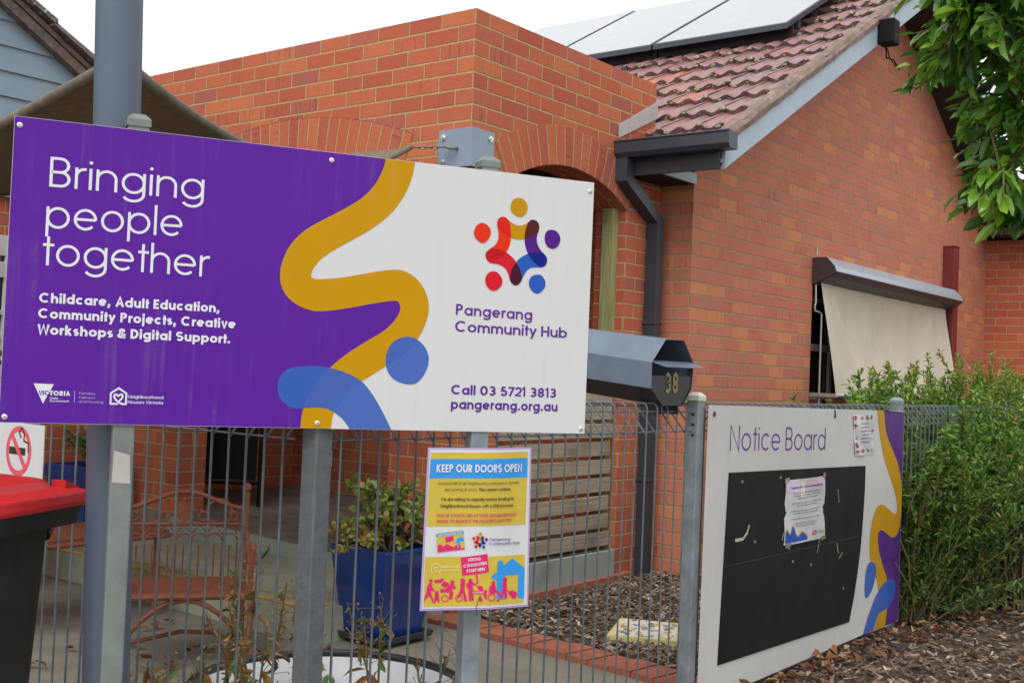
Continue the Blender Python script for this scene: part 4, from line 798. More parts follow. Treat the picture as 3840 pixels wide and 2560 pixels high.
# porch walls
UOFF[0] = .115
fr = [(0,0),(.315,0)] + list(reversed(archpts(.935, 1.32, 1.19, 31.3))) + [(1.555,0),(1.9646,0),(1.9646,2.70),(1.857,2.70),(1.857,3.208),(0,3.208)]
m = MB()
m.prism([(x, 0, z) for x, z in fr], (0, .23, 0))
lf = [(.23,0),(.5,0)] + list(reversed(archpts(1.45, -.245, 2.77, 20.06))) + [(2.4,0),(3.25,0),(3.25,3.208),(.23,3.208)]
m.prism([(0, y, z) for y, z in lf], (.23, 0, 0))
m.box((1.745,.23,0), (1.857,3.25,3.208))
m.build('porch_wall', M['brick_a'], B, uvmode=True)
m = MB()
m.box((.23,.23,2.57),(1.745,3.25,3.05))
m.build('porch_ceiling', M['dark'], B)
UOFF[0] = .05
m = MB()
m.box((-7,3.25,0),(1.745,3.45,2.28))
m.build('wall', M['brick_a'], B, uvmode=True)
# voussoir rings
def voussoirs(place, c, zc, r0, a, name='arch_ring'):
    m = MB()
    n = 40
    for i in range(n):
        t0, t1 = -a+2*a*i/n, -a+2*a*(i+1)/n
        q = []
        uvq = []
        for rr_, t in ((r0, t0), (r0, t1), (r0+.232, t1), (r0+.232, t0)):
            q.append(place(c + rr_*math.sin(R(t)), zc + rr_*math.cos(R(t))))
            uvq.append((24.0 + .004 + (rr_-r0), 8.6 + R(t)*(r0+.12)))
        m.face(q, uv=uvq)
    # underside (soffit of the arch)
    return m.build(name, M['brick_v'], B)
voussoirs(lambda u, z: (u, -.003, z), .935, 1.32, 1.19, 31.3)
voussoirs(lambda u, z: (-.003, u, z), 1.45, -.245, 2.77, 20.06)

# gable wall with window opening
UOFF[0] = .1646
WX0, WX1, WZ0, WZ1 = 3.885, 7.16, .82, 2.27
m = MB()
GY0, GY1 = -.244, .008
def gbox(x0, x1, z0, z1): m.box((x0,GY0,z0),(x1,GY1,z1))
gbox(1.9646, 8.45, 0, WZ0)
gbox(1.9646, WX0, WZ0, WZ1)
gbox(WX1, 8.45, WZ0, WZ1)
m.prism([(1.9646,GY0,WZ1),(8.45,GY0,WZ1),(8.45,GY0,ZT(APX)-TS*(8.45-APX)-.13),(APX,GY0,ZT(APX)-.13),(1.9646,GY0,ZT(1.9646)-.13)], (0,GY1-GY0,0))
m.build('gable_wall', M['brick_b'], B, uvmode=True)
m = MB()
m.box((8.45,-3.2,0),(8.68,GY1,2.93))
m.build('wall', M['brick_a'], B, uvmode=True)
# wing eave over the side wall and the dark verge soffit
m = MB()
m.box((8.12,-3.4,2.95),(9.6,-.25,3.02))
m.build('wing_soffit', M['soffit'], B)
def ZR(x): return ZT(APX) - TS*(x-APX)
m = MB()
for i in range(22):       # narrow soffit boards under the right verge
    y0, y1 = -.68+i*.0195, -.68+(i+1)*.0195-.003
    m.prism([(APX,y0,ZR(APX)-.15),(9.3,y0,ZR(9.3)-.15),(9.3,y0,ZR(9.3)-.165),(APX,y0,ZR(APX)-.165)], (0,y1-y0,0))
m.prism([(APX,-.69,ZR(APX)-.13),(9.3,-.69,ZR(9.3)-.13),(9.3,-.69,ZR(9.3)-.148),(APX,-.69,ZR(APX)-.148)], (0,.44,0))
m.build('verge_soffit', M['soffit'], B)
m = MB()
m.prism([(1.50,-.69,ZT(1.50)-.13),(APX,-.69,ZT(APX)-.13),(APX,-.69,ZT(APX)-.15),(1.50,-.69,ZT(1.50)-.15)], (0,.44,0))
m.build('verge_soffit', M['greyframe'], B)
# barge boards
m = MB()
m.prism([(1.515,-.7,2.545),(APX,-.7,ZT(APX)-.21),(APX,-.7,ZT(APX)-.02),(1.515,-.7,ZT(1.515)-.02)], (0,.022,0))
m.build('barge_board', M['barge'], B, bevel=.003)
m = MB()
m.prism([(APX,-.7,ZR(APX)-.21),(9.3,-.7,ZR(9.3)-.21),(9.3,-.7,ZR(9.3)-.02),(APX,-.7,ZR(APX)-.02)], (0,.022,0))
m.build('barge_board', M['barge'], B, bevel=.003)
# rough mortar bedding along the verge
m = MB()
nn = 90
rows = []
for i in range(nn+1):
    x = 1.50 + (APX-1.50)*i/nn
    j = lambda k: (noise.noise(Vector((x*9, k*3.1, 0)))*.012)
    rows.append([(x,-.712+j(1),ZT(x)-.045+j(2)),(x,-.716+j(3),ZT(x)-.005+j(4)),(x,-.69+j(5),ZT(x)+.03+j(6)),(x,-.63+j(7),ZT(x)+.034+j(8)),(x,-.60,ZT(x)-.03)])
m.grid(rows)
m.face(rows[0])
m.build('verge_mortar', M['mortarcap'], B)

# roof tiles
sa = math.atan(TS)
ca, sna = math.cos(sa), math.sin(sa)
roof = MB()
lich = MB()
NT = 13
rows_ = 13
rng = random.Random(3)
def RP(s, y, h): return (1.455 + s*ca - h*sna, y, ZT(1.455) - .035 + s*sna + h*ca)
for j in range(rows_):
    for c in range(15):
        y0 = -.70 + c*.290
        s0 = j*.345
        xm = 1.455 + (s0+.17)*ca
        if y0 + .06 > -.02 and xm < 1.80:
            continue
        lift = .041 + rng.uniform(-.004, .004)
        ys = rng.uniform(-.004, .004)
        ds = rng.uniform(-.008, .008)
        def prof(t):
            rib = .007 if t < .10 else 0
            return .012*math.cos(4*PI*(t-.05)) + rib
        rowsv = []
        for q in (0, .04, .5, 1.08):
            r_ = []
            for i in range(NT):
                t = i/(NT-1)
                sc_ = -.016*abs(math.sin(2*PI*t)) if q == 0 else 0
                s = s0 + ds + q*.345 + sc_
                r_.append(RP(s, y0+ys+t*.288, lift*(1-q/1.08) + prof(t)*(1-.3*q) - (.006 if q == 0 else 0)))
            rowsv.append(r_)
        uvid = (c+.5, j+.5)
        roof.grid(rowsv, 0, uvf=lambda i, jj: uvid)
        fr_ = []
        for i in range(NT):
            t = i/(NT-1)
            sc_ = -.016*abs(math.sin(2*PI*t))
            fr_.append(RP(s0+ds+sc_+.004, y0+ys+t*.288, lift + prof(t) - .006 - .034 - .010*abs(math.cos(2*PI*t))))
        roof.grid([fr_, rowsv[0]], 1, uvf=lambda i, jj: uvid)
        for _ in range(rng.choice((1,2,3,4,5,6))):
            t = rng.random()
            lr = rng.uniform(.008,.030)
            p_ = RP(s0+ds-.006, y0+ys+t*.288, lift+prof(t)-rng.uniform(.008,.028))
            lich.sphere(p_, lr, 6, sq=(.55,1,.6))
        sd_ = [RP(s0+ds+q*.345+.004, y0+ys, lift*(1-q/1.08)+prof(0)-.035) for q in (0, .04, .5, 1.0)]
        roof.grid([[rowsv[k][0] for k in range(4)], sd_], 1, uvf=lambda i, jj: uvid)
RO = roof.build('roof', [M['tile'], M['tile_e']], B)
M['lichen'] = mat('lichen', (.36,.36,.24), .95, 0, .3, 40, .004, 90, dirt=(.50,.50,.40))
lo_ = lich.build('lichen', M['lichen'], RO)
lo_['kind'] = 'stuff'
m = MB()     # closed deck under the tiles, and the far slope
m.prism([(1.50,-.60,ZT(1.50)-.05),(APX,-.60,ZT(APX)-.05),(9.4,-.60,ZR(9.4)-.05),(9.4,-.60,ZR(9.4)-.12),(APX,-.60,ZT(APX)-.12),(1.50,-.60,ZT(1.50)-.12)], (0,.595,0))
m.prism([(1.88,0,ZT(1.88)-.05),(APX,0,ZT(APX)-.05),(9.4,0,ZR(9.4)-.05),(9.4,0,ZR(9.4)-.12),(APX,0,ZT(APX)-.12),(1.88,0,ZT(1.88)-.12)], (0,4.2,0))
m.build('roof_deck', M['tile_e'], B, uvmode=True)
m = MB()
for i in range(14):
    y = -.7+i*.36
    m.tube([(APX, y, ZT(APX)-.06),(APX, y+.37, ZT(APX)-.045)], [.12,.135], 14)
m.build('ridge_capping', M['tile'], RO, uvmode=True)

EZ = 2.552
# flashing, gutter, fascia, downpipe
m = MB()
m.prism([(1.41,-.006,2.775),(1.862,-.006,2.985),(1.862,-.006,3.10),(1.41,-.006,2.862)], (0,-.006,0))
m.build('flashing', M['flash'], B)
m = MB()
gp = [(1.372,2.752),(1.365,2.745),(1.372,2.735),(1.372,2.672),(1.392,2.645),(1.485,2.645),(1.485,2.74),(1.47,2.74),(1.47,2.66),(1.40,2.66),(1.385,2.685),(1.385,2.752)]
m.prism([(x,-.79,z) for x, z in gp], (0,.785,0))
m.prism([(1.372,-.794,2.752),(1.372,-.794,2.672),(1.392,-.794,2.645),(1.485,-.794,2.645),(1.485,-.794,2.74)], (0,.004,0))
m.build('gutter', M['fascia'], B, bevel=.002)
m = MB()
m.box((1.487,-.675,2.545),(1.512,-.004,2.735))
m.build('fascia_board', M['fascia'], B, bevel=.002)
m = MB()
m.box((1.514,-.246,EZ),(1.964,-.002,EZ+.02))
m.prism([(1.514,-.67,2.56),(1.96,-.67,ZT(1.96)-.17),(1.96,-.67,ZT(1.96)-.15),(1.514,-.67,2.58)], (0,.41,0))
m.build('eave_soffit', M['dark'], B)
m = MB()
m.box((1.514,-.262,EZ),(1.964,-.247,2.62))
m.build('eave_end_board', M['barge'], B)
m = MB()
m.prism([(1.395,-.09,2.655),(1.395,-.09,2.50),(1.455,-.09,2.465),(1.785,-.09,2.285),(1.785,-.09,0),(1.865,-.09,0),(1.865,-.09,2.32),(1.475,-.09,2.535),(1.475,-.09,2.655)], (0,.08,0))
for z in (1.63, .62):
    m.box((1.777,-.096,z),(1.873,-.003,z+.022))
m.build('downpipe', M['fascia'], B, bevel=.004)
# window
m = MB()
m.box((WX0,-.15,WZ0),(WX1,-.13,WZ1))
gl = m.build('window', M['glass'], B)
m = MB()
for z0, z1 in ((WZ0,WZ0+.07),(1.17,1.215),(1.555,1.61),(1.945,1.985),(WZ1-.05,WZ1)):
    m.box((WX0,-.175,z0),(WX1,-.152,z1))
for x0, x1 in ((WX0+.0,WX0+.05),(4.42,4.47),(5.5,5.56),(6.5,6.55),(WX1-.05,WX1)):
    m.box((x0,-.178,WZ0),(x1,-.154,WZ1))
m.build('window_frame', M['greyframe'], gl, bevel=.003)
m = MB()
m.box((4.05,-.128,WZ0),(4.4,-.12,2.2))
m.build('curtain', M['canvas'], gl)
# porch floor and step
m = MB()
m.prism([(-.03,.05,-.05),(-.03,3.2,-.05),(-.03,3.2,.30),(-.03,.05,.205)], (1.77,0,0))
m.build('porch_floor', M['deck'], B)
m = MB()
m.prism([(-.035,.04,-.05),(-.035,2.42,-.05),(-.035,2.42,.268),(-.035,.04,.198)], (-.012,0,0))
m.build('floor_edge', M['green'], B)
m = MB()
m.prism([(-.95,.02,-.05),(-.90,3.2,-.05),(-.05,3.2,-.05),(-.05,.02,-.05)], (0,0,.20))
st_ = m.build('step', M['mossy'], B, bevel=.008)
m = MB()
m.prism([(-.953,.05,.153),(-.903,3.1,.153),(-.86,3.1,.153),(-.91,.05,.153)], (0,0,.002))
m.prism([(-.83,.05,.153),(-.78,3.1,.153),(-.77,3.1,.153),(-.82,.05,.153)], (0,0,.002))
m.build('nosing_line', M['yline'], st_)

# ---------------------------------------------------------------- weatherboard gable wing behind
WB = thing('weatherboard_wing', 'rear wing with blue grey weatherboard gable and worn timber barge', 'building', (-3, 4, 0))
def rake(x): return 2.969 - .59*x
m = MB()
for i in range(16):
    z0 = 2.34 + .1625*i - .06
    z1 = z0 + .1625
    if z0 < 2.33: z0 = 2.33
    x1 = (2.98 - (z0))/.59
    x1b = (2.98 - (z1))/.59
    m.prism([(-7,3.235,z0),(x1,3.235,z0),(x1b,3.25,z1),(-7,3.25,z1)], (0,.03,0))
m.build('weatherboards', M['weather'], WB)
m = MB()
m.box((-7,3.20,2.275),(-.01,3.249,2.345))
m.build('trim_board', M['weather'], WB, bevel=.004)
def strip(mb, o0, o1, y0, y1, mi=0):
    mb.prism([(-4,y0,rake(-4)+o0),(1.8,y0,rake(1.8)+o0),(1.8,y0,rake(1.8)+o1),(-4,y0,rake(-4)+o1)], (0,y1-y0,0), mi)
m = MB()
strip(m, -.015, .055, 3.17, 3.26)
strip(m, .055, .062, 3.19, 3.26)
strip(m, .062, .10, 3.155, 3.26)
m.build('barge_board', M['oldwood'], WB)
m = MB()
for i in range(17):
    x = -4 + i*.34
    m.prism([(x,3.10,rake(x)+.11),(x+.36,3.10,rake(x+.36)+.125),(x+.36,3.10,rake(x+.36)+.165),(x,3.10,rake(x)+.135)], (0,.5,0))
m.build('roof', M['tile_e'], WB, uvmode=True)
m = MB()
m.box((-3.2,3.225,.9),(-.76,3.247,2.03))
wg = m.build('window', M['glass'], WB)
m = MB()
for z0, z1 in ((.9,.96),(1.36,1.39),(1.52,1.55),(1.76,1.86),(1.90,2.03)):
    m.box((-3.2,3.20,z0),(-.76,3.224,z1))
for x0 in (-3.2,-2.4,-1.6,-.80):
    m.box((x0,3.197,.9),(x0+.04,3.223,2.03))
m.build('window_frame', M['white'], wg)

# ---------------------------------------------------------------- solar panels on the roof
ly = ['near the gable end', 'in the middle of the row', 'farthest back behind the parapet']
def solar_panel(y0, y1, lab):
    t = thing('solar_panel', 'sky reflecting solar panel on the tiled roof, ' + lab, 'solar panel', (4.4, (y0+y1)/2, 4.4), 'solar panels on the roof')
    x0, x1 = 3.60, 5.27
    off = .105
    z = lambda x, h: ZT(x)+off+h
    a = MB()
    a.prism([(x0+.02,y0+.02,z(x0+.02,.043)),(x1-.02,y0+.02,z(x1-.02,.043)),(x1-.02,y1-.02,z(x1-.02,.043)),(x0+.02,y1-.02,z(x0+.02,.043))], (0,0,.003))
    a.build('glass_face', M['solar'], t)
    a = MB()
    a.prism([(x0,y0,z(x0,0)),(x1,y0,z(x1,0)),(x1,y1,z(x1,0)),(x0,y1,z(x0,0))], (0,0,.042))
    a.build('panel_frame', M['fascia'], t, bevel=.002)
    for xx in (3.80, 5.0):
        a = MB()
        a.box((xx,y0,ZT(xx)+.05),(xx+.04,y1,ZT(xx)+.10))
        a.build('mounting_rail', M['fascia'], t)
    a = MB()
    a.prism([(x0+.10,y0,ZT(x0+.10)+.0),(x0+.115,y0,ZT(x0+.115)+.0),(x0+.115,y0,z(x0+.115,-.001)),(x0+.10,y0,z(x0+.10,-.001))], (0,y1-y0,0))
    a.build('black_skirt', M['dark'], t)  # thin black board closing the gap between panel and roof
solar_panel(-.09, 1.115, ly[0])
solar_panel(1.135, 2.34, ly[1])
solar_panel(2.36, 3.58, ly[2])

# ---------------------------------------------------------------- things fixed to the building
t = thing('wall_speaker', 'small black box fixed on the blue grey barge board', 'speaker', (3.95,-.72,3.9))
m = MB()
m.box((3.865,-.83,3.88),(3.995,-.702,4.07))
m.build('housing', M['blackbox'], t, bevel=.012)
m = MB()
m.tube([(3.95,-.74,3.87),(4.02,-.72,3.81),(4.2,-.71,3.84),(4.36,-.70,3.80)], .006, 6)
m.tube([(3.98,-.74,3.87),(4.08,-.72,3.83),(4.25,-.71,3.80)], .005, 6)
m.build('cable', M['blackbox'], t)

t = thing('maroon_column', 'dark maroon steel column standing against the brick wall by the awning', 'column', (7.08,-.3,0))
m = MB()
m.box((6.99,-.36,0),(7.13,-.25,2.70))
m.build('shaft', M['maroon'], t, bevel=.004)
m = MB()
m.box((6.985,-.365,2.70),(7.135,-.247,2.712))
m.build('cap', M['maroon'], t)

t = thing('window_awning', 'cream canvas drop awning under a silver pelmet over the gable window', 'awning', (5.4,-.3,2.2))
pl = [(-.247,2.275),(-.36,2.275),(-.425,2.205),(-.44,2.165),(-.395,2.125),(-.247,2.065)]
m = MB()
m.prism([(3.872,y,z) for y, z in pl], (3.16,0,0))
pel = m.build('pelmet', M['pelmet'], t, bevel=.003)
m = MB()
m.prism([(3.872,-.441,2.163),(3.872,-.3955,2.122),(3.872,-.25,2.063),(3.872,-.25,2.061),(3.872,-.396,2.119),(3.872,-.442,2.161)], (3.16,0,0))
m.build('underside', M['pelend'], pel)
m = MB()
m.prism([(3.862,y*1.0-.001,z) for y, z in pl], (.009,0,0))
m.build('pelmet_end', M['pelend'], t)
m = MB()
m.prism([(7.033,y*1.0-.001,z) for y, z in pl], (.009,0,0))
m.build('pelmet_end', M['pelend'], t)
m = MB()
rows = []
for i in range(41):
    v = i/40
    r_ = []
    for j in range(61):
        u = j/60
        x = 3.925+3.03*u
        y = -.29 - .155*v
        z = 2.115 - .90*v
        dep_ = math.sin(PI*v)*math.sin(PI*u)**.7
        y += .075*dep_ - .012*math.sin(u*24+1.5*v)*v*(1-v)*2 - .006*math.sin(u*61)*(1-v)*min(1, v*6)
        # diagonal crease from the top left corner
        c_ = (u*3.03) - (.12+v*.55)
        y -= .03*math.exp(-(c_/.06)**2)*math.sin(PI*min(1, v*1.25))*(1 if v < .8 else 0)
        z -= .035*math.sin(PI*u)*v
        r_.append((x, y, z))
    rows.append(r_)
m.grid(rows)
m.build('fabric', M['canvas'], t, smooth=True)
m = MB()
m.tube([(3.92,-.447,1.212),(6.96,-.447,1.212)], .014, 8)
m.build('bottom_bar', M['white'], t)
m = MB()
for x in (3.905, 6.95):
    m = MB()
    m.box((x,-.45,1.195),(x+.02,-.16,1.225))
    m.build('arm', M['alu'], t, bevel=.002)
m = MB()
m.tube([(3.90,-.262,2.36),(3.90,-.262,2.30)], .008, 6)
m.tube([(3.90,-.262,2.07),(3.895,-.27,1.93),(3.88,-.27,1.90),(3.885,-.27,1.86),(3.93,-.29,1.85),(3.945,-.30,1.84),(3.945,-.30,1.80),(3.945,-.30,1.0)], .008, 6)
m.build('crank_rod', M['alu'], t)

# steel bracket wrapping the porch corner, chain and shade sail
t = thing('sail_bracket', 'blue grey steel corner bracket bolted round the porch corner', 'bracket', (0,0,2.45))
m = MB()
m.prism([(-.05,-.05,2.355),(.135,-.05,2.355),(.135,-.001,2.355),(-.001,-.001,2.355),(-.001,.185,2.355),(-.05,.185,2.355)], (0,0,.205))
m.build('plate', M['bracket'], t, bevel=.004)
for p, ax in (((-.052,.15,2.52),0),((-.052,.15,2.39),0),((.10,-.052,2.52),1),((.10,-.052,2.39),1)):
    d = Vector((-1,0,0)) if ax == 0 else Vector((0,-1,0))
    p = Vector(p)
    m = MB()
    m.tube([p, p+d*.004], .017, 12)
    m.tube([p+d*.004, p+d*.013], .010, 6)
    m.build('bolt', M['screw'], t)
m = MB()
hk = [Vector((-.05,.05,2.455)), Vector((-.085,.052,2.447)), Vector((-.105,.07,2.45)), Vector((-.10,.095,2.458)), Vector((-.085,.10,2.462)), Vector((-.07,.085,2.462))]
m.tube(hk, .008, 8)
m.build('hook', M['chain'], t)
t = MB()
P0, P1 = Vector((-.10,.10,2.456)), Vector((-.19,.235,2.45))
for i in range(5):
    c = P0.lerp(P1, (i+.5)/5)
    d = (P1-P0).normalized()
    o_ = Vector((0,0,1)) if i % 2 else d.cross(Vector((0,0,1))).normalized()
    t.tube([c + d*.022*math.cos(2*PI*k/10) + o_*.009*math.sin(2*PI*k/10) for k in range(11)], .0032, 6, cap=False)
tag(t.build('chain', M['chain']), 'short steel chain between the corner bracket hook and the brown sail', 'chain')

t = thing('shade_sail', 'dark brown shade sail slung between the pole and the porch corner', 'shade sail', (-1.6,0,2.3))
SP, SR, SL, SB = Vector((-2.95,-1.31,2.05)), Vector((-.20,.25,2.45)), Vector((-2.1,2.6,2.02)), Vector((-.55,2.6,2.40))
m = MB()
def sailpt(u, v):
    # u: P->R side, v: P->L side; edges pulled in, belly sagging
    p = SP*(1-u)*(1-v) + SR*u*(1-v) + SL*(1-u)*v + SB*u*v
    e0 = 4*u*(1-u)*(1-v)**2       # edge P-R
    p.z -= .19*e0
    p += (SL-SP).normalized()*.04*e0
    e1 = 4*v*(1-v)*(1-u)**2
    p.z -= .03*e1
    e2 = 4*u*(1-u)*v*v
    p.z -= .04*e2
    p.z += .012*math.sin(9*u+5*v)*u*(1-u)
    return p
NS = 28
rows = [[sailpt(i/NS, j/NS) for i in range(NS+1)] for j in range(NS+1)]
m.grid(rows)
m.build('cloth', M['sail'], t, smooth=True)
m = MB()
for ed in ([sailpt(i/NS,0) for i in range(NS+1)], [sailpt(0,i/NS) for i in range(NS+1)], [sailpt(i/NS,1) for i in range(NS+1)]):
    m.tube(ed, .016, 8)
m.build('webbing', M['web'], t, smooth=True)

# slatted timber screen and post in the right arch
t = thing('slatted_balustrade', 'weathered grey horizontal timber slats closing the right porch arch', 'balustrade', (.95,.05,.2))
for i in range(10):
    z0 = .225 + i*.1125
    m = MB()
    m.box((.345,.03+.004*(i%2),z0),(1.535-.01*((i*7)%3),.05+.004*(i%2),z0+.088))
    m.build('slat', M['slat'], t, bevel=.003)
m = MB()
m.box((.33,.052,.2),(.42,.14,1.36))
m.build('rail_post', M['brown'], t)
m = MB()
m.box((.30,-.022,.015),(1.53,-.002,.205))
tag(m.build('skirting_board', M['green'], None, bevel=.003), 'grey green board fixed along the porch foot below the slats', 'board')
m = MB()
m.prism([(.10,-.05,-.02),(1.70,-.05,-.02),(1.70,-.05,.05),(.10,-.05,.035)], (0,.048,0))
m.build('brick_footing', M['paver'], B)
t = thing('timber_post', 'greenish treated pine post standing behind the slats in the arch', 'post', (1.49,.12,.2))
m = MB()
m.box((1.49,.06,.2),(1.575,.145,2.35))
m.build('shaft', M['pine'], t, bevel=.004)

# noticeboard easel inside the porch
t = thing('pavement_sign', 'dark chalkboard easel leaning in the porch behind the bench', 'easel', (.55,2.65,.28))
ux = Vector((.72,-.69,0))
def ap_(u, n, z): return Vector((.42,2.80,.28)) + ux*u + Vector((-.69,-.72,0))*(n + .12*(1-z/1.0)) + Vector((0,0,z))
m = MB()
m.prism([ap_(.03,0,.18), ap_(.45,0,.18), ap_(.45,0,1.0), ap_(.03,0,1.0)], (.01,.01,0))
m.build('panel', M['blackbox'], t)
m = MB()
for u in (0,.48):
    m.tube([ap_(u,.01,0), ap_(u,.01,1.05)], .016, 6)
m.tube([ap_(0,.01,.16), ap_(.48,.01,.16)], .014, 6)
m.tube([ap_(0,-.28,0), ap_(0,0,1.04)], .012, 6)
m.tube([ap_(.48,-.28,0), ap_(.48,0,1.04)], .012, 6)
m.build('frame', M['blackbox'], t)
m = MB()
m.box((1.08,3.235,.93),(1.40,3.246,1.20))
tag(m.build('wall_notice', M['white']), 'white notice fixed to the brick wall at the back of the porch', 'notice')

# ================================================================ STREET FENCES
FT, FY, FX = 1.19, -1.76, -2.62
def wire_panel(mb, P, n, pitch, n0=0):
    """roll top mesh; P(a, d, z): along, inward, height"""
    for i in range(n):
        a = (n0+i)*pitch
        ph = [(0,-.03),(0,FT-.022),(.004,FT-.009),(.013,FT-.001),(.026,FT),(.072,FT),(.083,FT-.003),(.086,FT-.012),(.08,FT-.022),(.0035,FT-.112)]
        mb.tube([P(a, d, z) for d, z in ph], .0036, 6)
    a0, a1 = (n0-.5)*pitch, (n0+n-.5)*pitch
    for d, z in ((.007,FT-.105),(.083,FT-.012),(.007,FT-.03),(.007,.06)):
        mb.tube([P(a0, d, z), P(a1, d, z)], .0030, 6)
def square_post(t, c, wd, z0, z1, mtl, cap=None, ang=0, capm=None):
    cA, sA = math.cos(ang), math.sin(ang)
    T = lambda q: Vector((c[0]+q.x*cA-q.y*sA, c[1]+q.x*sA+q.y*cA, q.z))
    h = wd/2
    a = MB()
    a.box((-h,-h,z0),(h,h,z1), T=T)
    p = a.build('post', mtl, t, bevel=.004)
    if cap:
        a = MB()
        e = h+.003
        rows = [[T(Vector((x*k, y*k, z))) for x, y in ((-1,-1),(1,-1),(1,1),(-1,1))] for k, z in ((e,z1-.012),(e,z1+.006),(e*.55,z1+.019),(e*.1,z1+.021))]
        a.grid(rows, closed=True)
        a.face(rows[-1])
        a.build('post_cap', capm or mtl, p, bevel=.002)
    return p
ff = thing('mesh_fence', 'grey roll top wire mesh fence behind the notice board, running along the mulch', 'fence', (0,FY,0))
m = MB()
wire_panel(m, lambda a, d, z: (a, FY+d, z), 27, .0725, -35)
m.build('wire_panel', M['wire'], ff)
m = MB()
wire_panel(m, lambda a, d, z: (a, FY+d, z), 29, .0725, -8)
m.build('wire_panel', M['wire'], ff)
m = MB()
wire_panel(m, lambda a, d, z: (a, FY+d, z), 30, .0725, 22)
m.build('wire_panel', M['wire'], ff)
M['capw'] = mat('white_cap', (.68,.66,.62), .6, 0, .1, 20, dirt=(.40,.36,.30))
square_post(ff, (-.645, FY+.005), .052, -.1, 1.215, M['galv'], True, 0, M['capw'])
square_post(ff, (1.57, FY+.005), .055, -.1, 1.215, M['galv'], True, 0)
square_post(ff, (3.80, FY+.005), .055, -.1, 1.215, M['galv'], True, 0)
square_post(ff, (-2.62, FY), .055, -.1, 1.62, M['dpost'], None, 0)
for z in (1.02,.35):
    m = MB()
    m.box((-2.592,FY-.006,z),(-2.572,FY+.008,z+.04))
    m.build('bracket', M['galv'], ff)
for z in (1.15,1.11,1.07):
    m = MB()
    m.tube([(-.671,FY+.0,z),(-.675,FY+.0,z)], .006, 8)
    m.build('bolt', M['dark'], ff)
sf = thing('mesh_fence', 'grey roll top wire mesh fence behind the bin and grey pole', 'fence', (FX,0,0))
m = MB()
wire_panel(m, lambda a, d, z: (FX+d, -1.63+a, z), 17, .074, 0)
m.build('wire_panel', M['wire'], sf)
m = MB()
wire_panel(m, lambda a, d, z: (FX+d, -.28+a, z), 22, .074, 0)
m.build('wire_panel', M['wire'], sf)
square_post(sf, (FX+.02, -.34), .05, -.1, 1.2, M['gpost'], True)
t = thing('smoking_ban_sign', 'white no smoking sign with pink ring wired to the fence behind the bin', 'sign', (FX-.02,-.38,.9))
PN = lambda u, v, n: Vector((FX-.012-n, -.255-u, .74+v))     # u to the right in view
m = MB()
m.box((FX-.012,-.497,.74),(FX-.009,-.12,1.05))
m.build('panel', M['white'], t)
m = MB()
cU, cV, ro, ri = .092, .218, .082, .064
q = 40
for i in range(q):
    a0, a1 = 2*PI*i/q, 2*PI*(i+1)/q
    m.face([PN(cU+r_*math.cos(a)*.95, cV+r_*math.sin(a), .0008) for r_, a in ((ri,a0),(ri,a1),(ro,a1),(ro,a0))])
ribbon(m, [(cU-.046,cV+.054),(cU+.046,cV-.054)], .018, PN, .0014)
m.build('ban_ring', M['pinksign'], t)
m = MB()
flat(m, [(cU-.058,cV-.012),(cU+.042,cV-.012),(cU+.042,cV+.012),(cU-.058,cV+.012)], PN, .0008)
ribbon(m, [(cU+.06,cV+.0),(cU+.058,cV+.03),(cU+.03,cV+.035),(cU+.032,cV+.058),(cU+.015,cV+.078),(cU+.0,cV+.06),(cU+.012,cV+.045)], .006, PN, .001)
m.build('cigarette', M['ink_k'], t)

# ================================================================ MAIN SIGN
SG = D['sign']
SLv = Vector((*SG['L'], SG['zb']))
SRv = Vector((*SG['R'], SG['zb']))
su = (SRv-SLv).normalized()
sn = Vector((su.y, -su.x, 0))          # towards the street
SW, SH = SG['W'], SG['H']
def SP_(u, v, n): return SLv + su*u + Vector((0,0,v)) + sn*(n*.5 if n > 0 else n)
sang = math.atan2(su.y, su.x)
t = thing('community_sign', 'large purple and white community hub sign on two grey posts', 'sign', SLv.lerp(SRv,.5)-Vector((0,0,SG['zb'])))
m = MB()
m.prism([SP_(0,0,-.003),SP_(SW,0,-.003),SP_(SW,SH,-.003),SP_(0,SH,-.003)], sn*.003)
m.build('panel', M['white'], t)
E1, E2 = D['E1'], D['E2']
cl = lambda p: (min(max(p[0], .0008), SW-.0008), min(max(p[1], .0008), SH-.0008))
def spl(pts):      # Catmull-Rom through the traced outline
    o = []
    for i in range(len(pts)-1):
        p0, p1, p2, p3 = (Vector(pts[max(0, min(len(pts)-1, i+k))]) for k in (-1, 0, 1, 2))
        for q in range(3):
            s = q/3
            o.append(tuple(.5*((2*p1) + (p2-p0)*s + (2*p0-5*p1+4*p2-p3)*s*s + (3*p1-p0-3*p2+p3)*s**3)))
    return o+[pts[-1]]
E1s, E2s = [cl(p) for p in spl(E1)], [cl(p) for p in spl(E2)]
E1s[0] = (E1s[0][0], SH-.0008); E2s[0] = (E2s[0][0], SH-.0008)
E1s[-1] = (E1s[-1][0], .0008); E2s[-1] = (E2s[-1][0], .0008)
m = MB()
flat(m, [(.0008,SH-.0008)] + E1s + [(.0008,.0008)], SP_, .0006)
m.build('purple_print', M['purple'], t)
m = MB()
flat(m, E1s + E2s[::-1], SP_, .0012)
m.build('yellow_ribbon', M['yellow'], t)
m = MB()
b1 = [cl(p) for p in D['blue1']]
b1[13] = (b1[13][0], .0008); b1[14] = (b1[14][0], .0008)
flat(m, [cl(p) for p in smoothpoly(b1[:14])[:-2]] + [b1[13], b1[14]] + [cl(p) for p in b1[15:]], SP_, .0018)
flat(m, smoothpoly(D['blue2']), SP_, .0018)
m.build('blue_print', M['film'], t)
